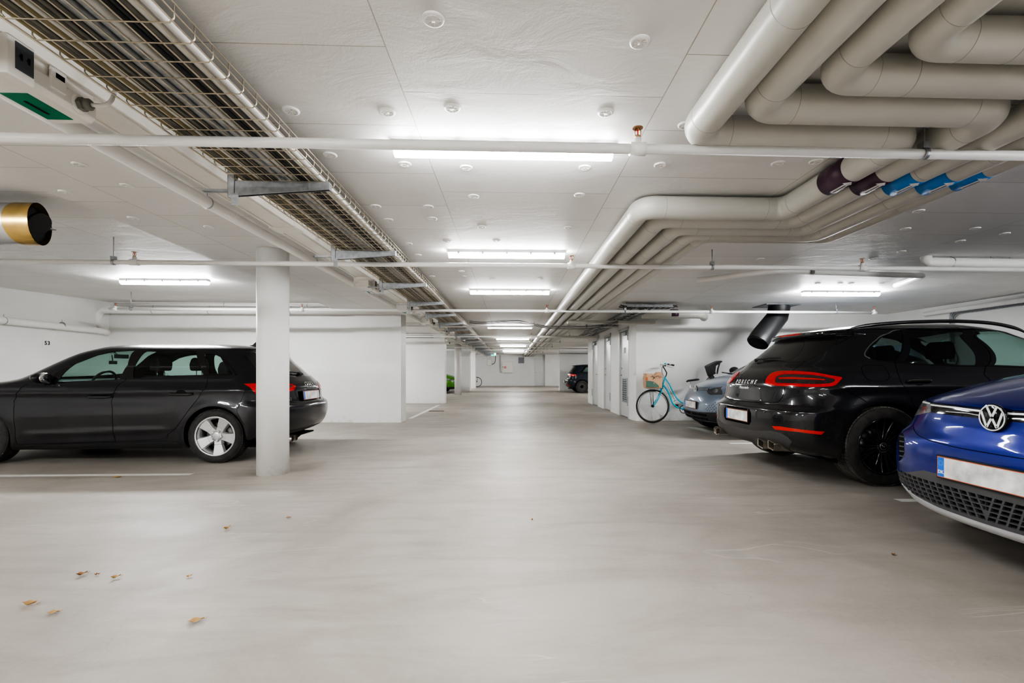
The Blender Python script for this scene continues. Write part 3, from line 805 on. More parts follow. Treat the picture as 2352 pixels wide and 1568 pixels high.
clip_pipe('slanted_pipe', 'thin white pipe running at a slant and then straight under the right bay ceiling', [q0, q1, q2, Vector((q2.x+0.3, q2.y+0.8, 2.38))], 0.035,
          clips=[((q1.x+0.45, q1.y-.01, 2.36), (1, 0, 0))], bend=0.05)
cr_ = on_x(2190, 705, XR-0.05)
cdt = thing('wall_conduit', 'bundle of grey conduits bending down the right wall behind the black car', 'conduit')
for k in range(4):
    o = k*0.03
    MB().tube(rpath([(XR-0.03, 3.0, 2.36-o), (XR-0.03, cr_.y-o, 2.30-o*0.8), (XR-0.03, cr_.y-o+0.1, 2.25-o), (XR-0.03, cr_.y-o+0.1, 1.3)], 0.12), 0.010, 8).build('conduit_tube', 'steel', cdt)
clip_pipe('right_wall_pipe', 'thick white pipe along the top of the right wall', [(XR-0.09, 1.0, 2.33), (XR-0.09, cr_.y+0.6, 2.30), (XR+0.02, cr_.y+0.7, 2.30)], 0.045)
# charging box with green light on right wall
pb_ = on_x(2171, 790, XR-0.03)
cb_ = thing('wall_charger', 'cable holder with a green light, seen through the windows of the black sport utility car', 'charger', (XR, pb_.y, pb_.z))
MB().box((-0.08, -0.12, -0.22), (0, 0.12, 0.18)).build('case', 'white_paint', cb_, bevel=0.02)
MB().box((-0.084, -0.015, 0.02), (-0.079, 0.015, 0.06)).build('indicator', flat('green_light', (0.05, 0.6, 0.3), 0.4, emit=(0.05, 0.9, 0.45), es=2), cb_)
MB().tube(rpath([(-0.04, -0.02, -0.2), (-0.05, -0.04, -0.45), (-0.05, -0.2, -0.5), (-0.05, -0.3, -0.3), (-0.05, -0.15, 0.0)], 0.1), 0.012, 8).build('lead', 'cable_dark', cb_)
# ================================================================ far end equipment
def yplate(name, label, cat, x0, y0, x1, y1, Y, th, mat, **kw):
    a, b = on_y(x0, y0, Y), on_y(x1, y1, Y)
    r = thing(name, label, cat, ((a.x+b.x)/2, Y, (a.z+b.z)/2)); w, h = abs(b.x-a.x)/2, abs(a.z-b.z)/2
    MB().box((-w, -th, -h), (w, 0, h)).build('case', mat, r, bevel=min(0.02, th/3)); return r, w, h
r, w, h = yplate('hose_cabinet', 'cream fire hose cabinet with a red sign on the far wall', 'cabinet', 1153, 830.5, 1178, 856, YF, 0.16, 'cream')
MB().box((-w+0.06, -0.175, -0.06), (-w+0.09, -0.16, 0.08)).build('handle', 'black', r)
sg = MB().box((-w+0.16, -0.166, -0.08), (-w+0.32, -0.16, 0.08)).build('fire_sign', flat('fire_red', (0.72, 0.03, 0.02), 0.4), r)
MB().box((-w+0.20, -0.169, -0.04), (-w+0.25, -0.165, 0.05)).box((-w+0.23, -0.169, 0.01), (-w+0.28, -0.165, 0.045)).build('symbol', 'white_label', sg)
r, w, h = yplate('junction_box', 'small cream junction box under the exit sign on the far wall', 'box', 1119, 825, 1129.5, 839.5, YF, 0.12, 'cream')
MB().tube(rpath([(w, -0.06, -h*0.6), (w+0.2, -0.06, -h*0.3), (w+0.28, -0.06, h*0.6), (w+0.28, -0.06, h*2.6)], 0.15), 0.018, 8).build('lead', 'cable_dark', r)
MB().box((-0.1, -0.09, h), (0.06, -0.03, h+0.25)).build('riser', 'cream', r)
r, w, h = yplate('vent_grille', 'dark grey ventilation grille high on the far wall', 'vent', 1190.5, 820, 1204, 834, YF, 0.04, 'grille')
mb = MB()
for k in range(9): mb.box((-w+0.02, -0.05, -h+0.03+k*(2*h-0.05)/9), (w-0.02, -0.04, -h+0.045+k*(2*h-0.05)/9))
mb.build('louvres', 'dark_plastic', r)
a = on_y(1147, 822, YF-0.03); b = on_y(1153, 855, YF-0.03)
cd = thing('far_conduit', 'two thin grey conduits running down beside the fire hose cabinet', 'conduit')
for k in range(2):
    MB().tube(rpath([(a.x+k*0.09, YF-0.03, 2.38), (a.x+k*0.09, YF-0.03, b.z+k*0.07), (b.x+0.05, YF-0.03, b.z+k*0.07)], 0.08), 0.012, 8).build('conduit_tube', 'steel', cd)
# exit sign hanging
a, b = on_y(1127.5, 809, 31.5), on_y(1139.5, 817, 31.5)
es = thing('exit_sign', 'small green exit sign with an arrow hanging at the far end of the aisle', 'sign', ((a.x+b.x)/2, 31.5, (a.z+b.z)/2))
w, h = (b.x-a.x)/2, (a.z-b.z)/2
MB().box((-w, -0.02, -h), (w, 0.02, h)).build('panel', flat('exit_green', (0.0, 0.42, 0.30), 0.4, emit=(0.0, 0.75, 0.6), es=0.9), es, bevel=0.005)
wm = flat('exit_white', (0.8, 0.9, 0.9), 0.4, emit=(0.7, 1, 0.95), es=1.2)
MB().prism([(-w*0.85, 0), (-w*0.45, h*0.6), (-w*0.45, h*0.2), (-w*0.05, h*0.2), (-w*0.05, -h*0.2), (-w*0.45, -h*0.2), (-w*0.45, -h*0.6)], -0.024, -0.021, 'y').build('arrow', wm, es)
fig = MB().box((w*0.55, -0.024, -h*0.75), (w*0.9, -0.021, h*0.75)); fig.prism([(w*0.2, -h*0.6), (w*0.3, -h*0.6), (w*0.42, h*0.0), (w*0.5, -h*0.5), (w*0.56, -h*0.45), (w*0.45, h*0.4), (w*0.25, h*0.35)], -0.024, -0.021, 'y')
fig.build('figure', wm, es)
MB().tube([(0, 0, h), (0, 0, ZC-es.location.z)], 0.006, 6).build('rod', 'steel', es)
# dark linear slot lamp / bar at left of the second bay and a camera
a, b = on_y(935, 772.5, 16.6), on_y(995, 772.5, 16.6)
o = MB().box((a.x-0.6, 16.55, a.z-0.035), (b.x, 16.65, a.z+0.035)).build('dark_bar', 'dark_plastic', bevel=0.01)
tag(o, 'long dark grey bar fixed high on the white wall of the second left bay', 'bar')
pc = on_y(1027, 787, 16.7)
sc = thing('security_camera', 'small white camera on a bracket at the corner of the second white wall', 'camera', (pc.x, 16.7, pc.z))
MB().box((-0.06, -0.02, -0.05), (0.02, 0.06, 0.12)).build('bracket', 'white_paint', sc, bevel=0.01)
MB().tube([(-0.02, 0, 0), (0.09, -0.06, -0.01)], 0.038, 16).build('housing', 'white_paint', sc)
MB().tube([(0.09, -0.06, -0.01), (0.095, -0.063, -0.011)], 0.03, 16).build('lens', 'black', sc)
# beams over the left bays further down: white downstand seen behind the first pier
struct('ceiling_beam', MB().box((-9, 13.0, 2.33), (-2.5, 13.3, ZC+0.01)), 'wall')
struct('ceiling_beam_far', MB().box((-9, 20.3, 2.33), (-2.7, 20.6, ZC+0.01)), 'wall')
# wall socket next to bike
ps = on_y(1457, 858, 10.55)
o = MB().box((ps.x-0.012, 10.53, ps.z-0.035), (ps.x+0.012, 10.56, ps.z+0.035)).build('wall_hook', 'steel'); tag(o, 'tiny metal hook on the white wall above the bicycle wheel', 'hook')
# ================================================================ insulation fastener discs on the ceiling
def disc():
    r = 0.042
    mb = MB().lathe([(r, 0), (r*0.97, -0.006), (r*0.7, -0.010), (r*0.66, -0.007), (r*0.3, -0.006), (r*0.25, -0.009), (0.0, -0.009)], 28)
    for k in range(8):
        a = 2*PI*k/8; mb.box((-0.002, 0.012, -0.0095), (0.002, 0.029, -0.006), M4=Matrix.Rotation(a, 4, 'Z'))
    o = mb.build('ceiling_fastener', 'white_paint')
    return tag(o, 'round white plastic fastener disc pressed into the ceiling board', 'fastener', 'fastener discs in the ceiling boards')
d0 = disc(); fd = True
FP = [(995, 43), (1470, 95), (889, 256), (1038, 247), (1391, 257), (668, 253), (1517, 378), (1343, 384), (1071, 384), (930, 376), (758, 355), (1088, 450), (1331, 447), (863, 473),
      (984, 474), (993, 501), (892, 504), (1106, 520), (1306, 522), (1787, 375), (1874, 370), (2110, 484), (2240, 524), (1028, 553), (1140, 552), (960, 585), (938, 559), (1130, 640), (1240, 640),
      (1575, 286), (2080, 525), (2308, 536), (2206, 553), (2071, 577), (1747, 594), (2005, 593), (55, 75), (250, 205), (183, 377), (291, 425), (150, 440), (305, 500), (480, 520), (1878, 650), (1930, 650), (1955, 650), (2025, 650), (1060, 622), (992, 634), (1065, 634), (1120, 676), (1200, 676)]
for (a, b) in FP:
    z = ZC; p = on_z(a, b, z)
    if p.x < XSTEP(p.y): z = zl(0, p.y); p = on_z(a, b, z)
    o = d0 if fd else d0.copy()
    if not fd: COL.objects.link(o)
    fd = False; o.location = (p.x, p.y, z+0.0005)
# ================================================================ leaves
M['leaf'] = flat('dry_leaf', (0.50, 0.31, 0.13), 0.75, var=0.25, nscale=30)
M['leaf_dark'] = flat('brown_leaf', (0.30, 0.15, 0.06), 0.75, var=0.25, nscale=30)
def leaf(px, py, L, rot, label, mat='leaf', curl=0.4, cat='leaf'):
    p = floor(px, py); mb = MB()
    def f(u, v):
        x = (u-0.5)*L; wd = 0.5*L*0.75*math.sin(PI*min(max(u, 0.02), 0.98))**0.7*(1-0.35*u); y = (v-0.5)*2*wd
        z = 0.004 + curl*abs(y)*0.6 + curl*0.9*x*x/L + 0.003*math.sin(9*u+4*v)+0.002
        return Vector((x, y, z))
    mb.grid(f, 10, 7); mb.tube([(L*0.5, 0, 0.006), (L*0.72, 0.004, 0.012)], 0.0012, 5)
    o = mb.build('dry_leaf', mat, loc=(p.x, p.y, 0)); o.rotation_euler.z = rot
    s = o.modifiers.new('t', 'SOLIDIFY'); s.thickness = 0.0008
    tag(o, label, cat, 'dry leaves on the floor')
leaf(450, 1428, 0.062, 0.5, 'large tan dry leaf, closest to the camera, lying on the bare floor', curl=0.5)
leaf(122, 1409, 0.046, 0.3, 'folded tan leaf near the bottom left corner of the floor', curl=0.5)
leaf(68, 1391, 0.055, 0.2, 'long rolled orange-brown leaf nearest the left edge of the floor', 'leaf', 1.2)
leaf(188, 1321, 0.045, 0.9, 'crumpled dark brown leaf left of two smaller ones', 'leaf_dark', 1.0)
leaf(222, 1321, 0.022, 0.2, 'tiny brown leaf scrap between the two crumpled leaves', 'leaf_dark', 0.8)
leaf(266, 1328, 0.042, 0.8, 'curled light brown leaf right of the tiny leaf scrap', 'leaf', 1.1)
leaf(434, 1325, 0.022, 0.7, 'tiny orange leaf scrap alone on the floor above the large tan leaf', 'leaf', 0.9)
leaf(522, 1215, 0.052, 1.2, 'narrow yellow leaf standing on edge in front of the round column', 'leaf', 1.2)
leaf(268, 1096, 0.09, 0.1, 'flat orange-brown leaf beside the left bay line', 'leaf', 0.3)
leaf(2052, 1275, 0.025, 0.3, 'tiny brown leaf scrap on the floor left of the blue car', 'leaf_dark', 0.8)
leaf(1222, 1194, 0.022, 1.3, 'tiny leaf scrap in the middle of the aisle floor', 'leaf', 0.8)
leaf(662, 1190, 0.03, 0.1, 'small brown leaf scrap on the floor in front of the column base', 'leaf_dark', 0.6)
# ================================================================ car body library
def pchip(xk, yk, x):
    xk = np.asarray(xk, float); yk = np.asarray(yk, float); h = np.diff(xk); d = np.diff(yk)/h
    m = np.zeros_like(yk)
    for i in range(1, len(xk)-1):
        if d[i-1]*d[i] > 0:
            w1, w2 = 2*h[i]+h[i-1], h[i]+2*h[i-1]; m[i] = (w1+w2)/(w1/d[i-1]+w2/d[i])
    m[0], m[-1] = d[0], d[-1]
    i = np.clip(np.searchsorted(xk, x)-1, 0, len(xk)-2); t = (x-xk[i])/h[i]
    return ((2*t**3-3*t**2+1)*yk[i] + (t**3-2*t**2+t)*h[i]*m[i] + (-2*t**3+3*t**2)*yk[i+1] + (t**3-t**2)*h[i]*m[i+1])
class Body:
    """Half body as stacked plan outlines. rows: (z, xr, xf, w, Lr, Lf, pr, pf); x from rear bumper, u: rear centre -> side -> front centre."""
    def __init__(s, rows, per=7, na=44, ns=110, deform=None):
        R = np.array(rows, float); k = np.arange(len(R))
        # parameter by profile length so that rows spread evenly
        t = np.linspace(0, len(R)-1, (len(R)-1)*per+1)
        Q = [pchip(k, R[:, j], t) for j in range(8)]
        s.nv = len(t); s.na = na; s.nu = na*2+ns
        P = np.zeros((s.nv, s.nu, 3))
        for i in range(s.nv):
            z, xr, xf, w, Lr, Lf, pr, pf = (q[i] for q in Q)
            def cap(L, p):
                th = np.linspace(0, PI/2, 400); x = L*(1-np.cos(th)**(2/p)); y = w*np.sin(th)**(2/p)
                l = np.r_[0, np.cumsum(np.hypot(np.diff(x), np.diff(y)))]; l /= l[-1]
                q = np.linspace(0, 1, na+1)
                return np.interp(q, l, x), np.interp(q, l, y)
            cx, cy = cap(Lr, pr); fx, fy = cap(Lf, pf)
            X = np.r_[xr+cx[:-1], np.linspace(xr+Lr, xf-Lf, ns), (xf-fx[:-1])[::-1]]
            Y = np.r_[cy[:-1], np.full(ns, w), fy[:-1][::-1]]
            P[i, :, 0] = X; P[i, :, 1] = Y; P[i, :, 2] = z
        if deform is not None: P = deform(P)
        P[:, 0, 1] = 0; P[:, -1, 1] = 0
        s.P = P
        du = np.gradient(P, axis=1); dv = np.gradient(P, axis=0)
        # symmetric derivative on the centre line
        n = np.cross(du, dv); n /= np.linalg.norm(n, axis=2, keepdims=True)+1e-12
        if n[s.nv//3, s.nu//2, 1] < 0: n = -n
        n[:, 0, 1] = 0; n[:, -1, 1] = 0
        n /= np.linalg.norm(n, axis=2, keepdims=True)+1e-12
        s.Nn = n
        # metric scale of the parameter plane
        s.su = np.linalg.norm(np.diff(P, axis=1), axis=2).mean(); s.sv = np.linalg.norm(np.diff(P, axis=0), axis=2).mean()
    def ev(s, u, v, A=None):
        A = s.P if A is None else A
        u = np.clip(np.asarray(u, float), 0, s.nu-1-1e-6); v = np.clip(np.asarray(v, float), 0, s.nv-1-1e-6)
        i = u.astype(int); j = v.astype(int); fu = (u-i)[..., None]; fv = (v-j)[..., None]
        return (A[j, i]*(1-fu)*(1-fv) + A[j, i+1]*fu*(1-fv) + A[j+1, i]*(1-fu)*fv + A[j+1, i+1]*fu*fv)
    def find(s, fn, target, mask=None):
        """(u,v) where fn(point)=target; fn maps (...,3) points to (...,2)"""
        T = np.asarray(target, float); F = fn(s.P); D = ((F-T)**2).sum(-1)
        if mask is not None: D = np.where(mask, D, 1e9)
        j, i = np.unravel_index(np.argmin(D), D.shape); u, v = float(i), float(j)
        best = (D[j, i], u, v); r = 1.0
        for _ in range(14):
            cand = [(u+a*r, v+b*r) for a in (-1, -.5, 0, .5, 1) for b in (-1, -.5, 0, .5, 1)]
            cu = np.clip([c[0] for c in cand], 0, s.nu-1); cv = np.clip([c[1] for c in cand], 0, s.nv-1)
            d = ((fn(s.ev(cu, cv))-T)**2).sum(-1); k = int(np.argmin(d))
            if d[k] < best[0]: best = (d[k], cu[k], cv[k])
            u, v = best[1], best[2]; r *= 0.6
        return u, v
class Car:
    def __init__(s, name, label, cat, loc, rz, scale, body, group=None):
        s.root = thing(name, label, cat, loc, rz, group, scale); s.B = body; s.loc = np.array(loc); s.rz = rz; s.sc = scale
        c, q = math.cos(rz), math.sin(rz); s.R = np.array([[c, -q, 0], [q, c, 0], [0, 0, 1]])
        s.feats = []; s.holes = []; s.side = 1
    def world(s, P): return (np.asarray(P)*s.sc) @ s.R.T + s.loc
    def px(s, side=1):
        def f(P):
            Q = np.array(P, float, copy=True); Q[..., 1] *= side
            a, b, d = proj(s.world(Q)); return np.stack([a, b], -1)
        return f
    def uv(s, p, side=None):
        side = side or s.side
        B = s.B
        if p[0] == 'uv': return p[1], p[2]
        if p[0] == 's': return B.find(lambda P: P[..., [0, 2]], p[1:])
        if p[0] in 'rf':
            half = (np.arange(B.nu) < B.nu/2) if p[0] == 'r' else (np.arange(B.nu) >= B.nu/2)
            return B.find(lambda P: P[..., [1, 2]], p[1:], np.broadcast_to(half, (B.nv, B.nu)))
        # pixel of the photograph: only surface that faces the camera
        key = ('mask', side)
        if not hasattr(s, '_m'): s._m = {}
        if key not in s._m:
            Q = B.P.copy(); Q[..., 1] *= side; Nn = B.Nn.copy(); Nn[..., 1] *= side
            W = s.world(Q); NW = Nn @ s.R.T; s._m[key] = ((np.array([0, 0, HC])-W)*NW).sum(-1) > -0.02
        return B.find(s.px(side), p[1:], s._m[key])
    def outline(s, pts, smooth=False, closed=True, side=None):
        side = side or s.side
        """pts -> list of uv; photo pixels are given as bare (x,y)"""
        q = [s.uv(p if isinstance(p[0], str) else ('p',)+tuple(p), side) for p in pts]
        n = len(q); out = []
        if smooth:
            for i in range(n if closed else n-1):
                g = lambda k: np.array(q[k % n] if closed else q[min(max(k, 0), n-1)])
                p0, p1, p2, p3 = g(i-1), g(i), g(i+1), g(i+2)
                for k in range(6):
                    t = k/6; out.append(tuple(0.5*((2*p1)+(p2-p0)*t+(2*p0-5*p1+4*p2-p3)*t*t+(3*p1-p0-3*p2+p3)*t**3)))
            if not closed: out.append(q[-1])
        else:
            for i in range(n if closed else n-1):
                a, b = np.array(q[i]), np.array(q[(i+1) % n]); m = max(1, int(np.linalg.norm((b-a)*[s.B.su, s.B.sv])/0.05))
                for k in range(m): out.append(tuple(a+(b-a)*k/m))
            if not closed: out.append(q[-1])
        return out
    def region(s, name, mat, pts, off=-0.004, smooth=False, split=True, side=None, label=None, uvs=None):
        """a coloured region of the shell. split: separate left/right parts"""
        s.feats.append(dict(name=name, mat=mat, uv=uvs or s.outline(pts, smooth, True, side), off=off, split=split, label=label)); return s
    def seam(s, pts, w=0.005, smooth=False, closed=False, side=None, mat='matte_black', off=-0.006, name='panel_gap'):
        q = np.array(s.outline(pts, smooth, closed, side)); sc = np.array([s.B.su, s.B.sv]); n = len(q)
        # local metric from the surface
        L, Rr = [], []
        for i in range(n):
            a, b = q[(i-1) % n if closed else max(i-1, 0)], q[(i+1) % n if closed else min(i+1, n-1)]
            u, v = q[i]; e = 0.5
            Pu = (s.B.ev(u+e, v)-s.B.ev(u-e, v)); Pv = (s.B.ev(u, v+e)-s.B.ev(u, v-e))
            lu, lv = np.linalg.norm(Pu)+1e-6, np.linalg.norm(Pv)+1e-6
            d = (b-a)*[lu, lv]; d /= np.linalg.norm(d)+1e-9; nrm = np.array([-d[1], d[0]])/[lu, lv]
            L.append(tuple(q[i]+nrm*w/2)); Rr.append(tuple(q[i]-nrm*w/2))
        if closed: s.feats.append(dict(name=name, mat=mat, uv=L, ring=Rr, off=off, split=False, label=None))
        else: s.feats.append(dict(name=name, mat=mat, uv=L+Rr[::-1], off=off, split=False, label=None))
        return s
    def hole(s, pts=None, smooth=False, uvs=None): s.holes.append(uvs or s.outline(pts, smooth)); return s
    def build_shell(s, paint, step=(0.05, 0.05), vmax=None, name='body_shell', finer=None):
        B = s.B; S = np.array([B.su, B.sv])
        nu = max(8, int((B.nu-1)*B.su/step[0])); nv = max(8, int((B.nv-1)*B.sv/step[1]))
        verts = []; edges = []; polys = []
        def addloop(uv):
            o = len(verts); n = len(uv)
            for p in uv: verts.append((min(max(p[0], 0), B.nu-1)*S[0], min(max(p[1], 0), B.nv-1)*S[1]))
            for i in range(n): edges.append((o+i, o+(i+1) % n))
        for j in range(nv+1):
            for i in range(nu+1):
                if (i in (0, nu)) or (j in (0, nv)): x, y = i/nu, j/nv
                else: x, y = (i+0.5*(j % 2)*(0 if i in (0, nu) else 1))/nu, j/nv
                verts.append((min(x, 1)*(B.nu-1)*S[0], y*(B.nv-1)*S[1]))
        c = lambda i, j: j*(nu+1)+i
        for i in range(nu): edges += [(c(i, 0), c(i+1, 0)), (c(i, nv), c(i+1, nv))]
        for j in range(nv): edges += [(c(0, j), c(0, j+1)), (c(nu, j), c(nu, j+1))]
        for f in s.feats:
            addloop(f['uv'])
            if 'ring' in f: addloop(f['ring'])
        for h in s.holes: addloop(h)
        V, E, F, *_ = delaunay_2d_cdt([Vector(v) for v in verts], edges, [], 0, 1e-6)
        V = np.array([tuple(v) for v in V]); F = np.array(F)
        cen = V[F].mean(axis=1)
        def inside(poly, P):
            poly = np.array([(min(max(p[0], 0), B.nu-1)*S[0], min(max(p[1], 0), B.nv-1)*S[1]) for p in poly]); x, y = P[:, 0], P[:, 1]
            r = np.zeros(len(P), bool); n = len(poly)
            for i in range(n):
                x1, y1 = poly[i]; x2, y2 = poly[(i+1) % n]
                if y1 == y2: continue
                c_ = ((y1 > y) != (y2 > y)) & (x < (x2-x1)*(y-y1)/(y2-y1)+x1); r ^= c_
            return r
        cls = np.zeros(len(F), int)
        for k, f in enumerate(s.feats):
            m = inside(f['uv'], cen)
            if 'ring' in f: m ^= inside(f['ring'], cen)
            cls[m] = k+1
        for h in s.holes: cls[inside(h, cen)] = -1
        uu, vv = V[:, 0]/S[0], V[:, 1]/S[1]
        P = B.ev(uu, vv); Nn = B.ev(uu, vv, B.Nn); Nn /= np.linalg.norm(Nn, axis=1, keepdims=True)+1e-12
        offs = {0: 0.0}; 
        for k, f in enumerate(s.feats): offs[k+1] = f['off']
        # orientation
        a, b, c_ = P[F[:, 0]], P[F[:, 1]], P[F[:, 2]]
        fl = (np.cross(b-a, c_-a)*Nn[F[:, 0]]).sum(1) < 0
        F[fl] = F[fl][:, ::-1]
        # boundary walls between classes of different height
        em = {}
        for t, tri in enumerate(F):
            for q in range(3):
                a_, b_ = tri[q], tri[(q+1) % 3]; em.setdefault((min(a_, b_), max(a_, b_)), []).append((t, a_, b_))
        walls = {}
        for k, l in em.items():
            if len(l) == 2:
                t1, t2 = l[0][0], l[1][0]; c1, c2 = cls[t1], cls[t2]
                if c1 != c2 and c1 >= 0 and c2 >= 0 and abs(offs[c1]-offs[c2]) > 1e-4:
                    hi, lo = (l[0], l[1]) if offs[c1] > offs[c2] else (l[1], l[0])
                    walls.setdefault(cls[hi[0]], []).append((hi[1], hi[2], offs[cls[hi[0]]], offs[cls[lo[0]]]))
        def emit(name, mats, classes, sides, label=None, parent=None):
            vs = []; fs = []; ns = []; mi = []; sm = []
            for sd in sides:
                for ci, k in enumerate(classes):
                    T = F[cls == k]
                    if not len(T): continue
                    u_, inv = np.unique(T, return_inverse=True); inv = inv.reshape(T.shape); o = len(vs)
                    Pk = P[u_]+Nn[u_]*offs[k]; Nk = Nn[u_].copy()
                    if sd < 0: Pk = Pk*[1, -1, 1]; Nk = Nk*[1, -1, 1]; inv = inv[:, ::-1]
                    vs += [tuple(p) for p in Pk]; ns += [tuple(n) for n in Nk]; fs += [tuple(int(q)+o for q in r) for r in inv]; mi += [ci]*len(T); sm += [True]*len(T)
                    for (a_, b_, oh, ol) in walls.get(k, []):
                        o = len(vs); m_ = np.array([1, sd, 1])
                        q = [P[b_]+Nn[b_]*oh, P[a_]+Nn[a_]*oh, P[a_]+Nn[a_]*ol, P[b_]+Nn[b_]*ol]
                        if sd < 0: q = q[::-1]
                        q = [p*m_ for p in q]; nn = np.cross(q[1]-q[0], q[2]-q[0]); nn = nn/(np.linalg.norm(nn)+1e-12)
                        vs += [tuple(p) for p in q]; ns += [tuple(nn)]*4; fs.append((o, o+1, o+2, o+3)); mi.append(ci); sm.append(True)
            if not vs: return None
            me = bpy.data.meshes.new(name); me.from_pydata(vs, [], fs)
            me.polygons.foreach_set('use_smooth', sm); me.polygons.foreach_set('material_index', mi)
            for m in mats: me.materials.append(M[m] if isinstance(m, str) else m)
            me.normals_split_custom_set_from_vertices(ns)
            ob = bpy.data.objects.new(name, me); COL.objects.link(ob); ob.parent = parent or s.root
            if label: ob['label'] = label
            return ob
        # seams are surface pattern of the shell
        sc_ = [k+1 for k, f in enumerate(s.feats) if f['name'] in ('panel_gap',)]
        seam_mats = [s.feats[k-1]['mat'] for k in sc_]
        s.shell = emit(name, [paint]+seam_mats, [0]+sc_, (1, -1))
        done = set(sc_); s.parts = {}
        for k, f in enumerate(s.feats):
            if k+1 in done: continue
            same = [j+1 for j, g in enumerate(s.feats) if g['name'] == f['name'] and g.get('key') == f.get('key') and j+1 not in done and not f['split'] and g['mat'] == f['mat']] or [k+1]
            for q in same: done.add(q)
            par = None
            if f.get('under') or f['name'] in s.under: par = s.parts.get(s.under.get(f['name']))
            if f['split']:
                for sd in (1, -1):
                    par = s.parts.get((s.under.get(f['name']), sd)) or s.parts.get(s.under.get(f['name']))
                    s.parts[(f['name'], sd)] = emit(f['name'], [f['mat']], same, (sd,), f['label'], par)
            else: s.parts[f['name']] = emit(f['name'], [f['mat']], same, (1, -1), f['label'], par)
        return s
    under = {}
    def frame_at(s, u, v, side=1, up=(0, 0, 1)):
        p = s.B.ev(u, v); n = s.B.ev(u, v, s.B.Nn).copy(); p = p.copy()
        if side < 0: p[1] *= -1; n[1] *= -1
        n = Vector(n).normalized(); z = Vector(up); z = (z-n*z.dot(n)).normalized(); x = z.cross(n)   # x to the right when looking at the surface
        return Matrix(((x.x, z.x, n.x, p[0]), (x.y, z.y, n.y, p[1]), (x.z, z.z, n.z, p[2]), (0, 0, 0, 1)))
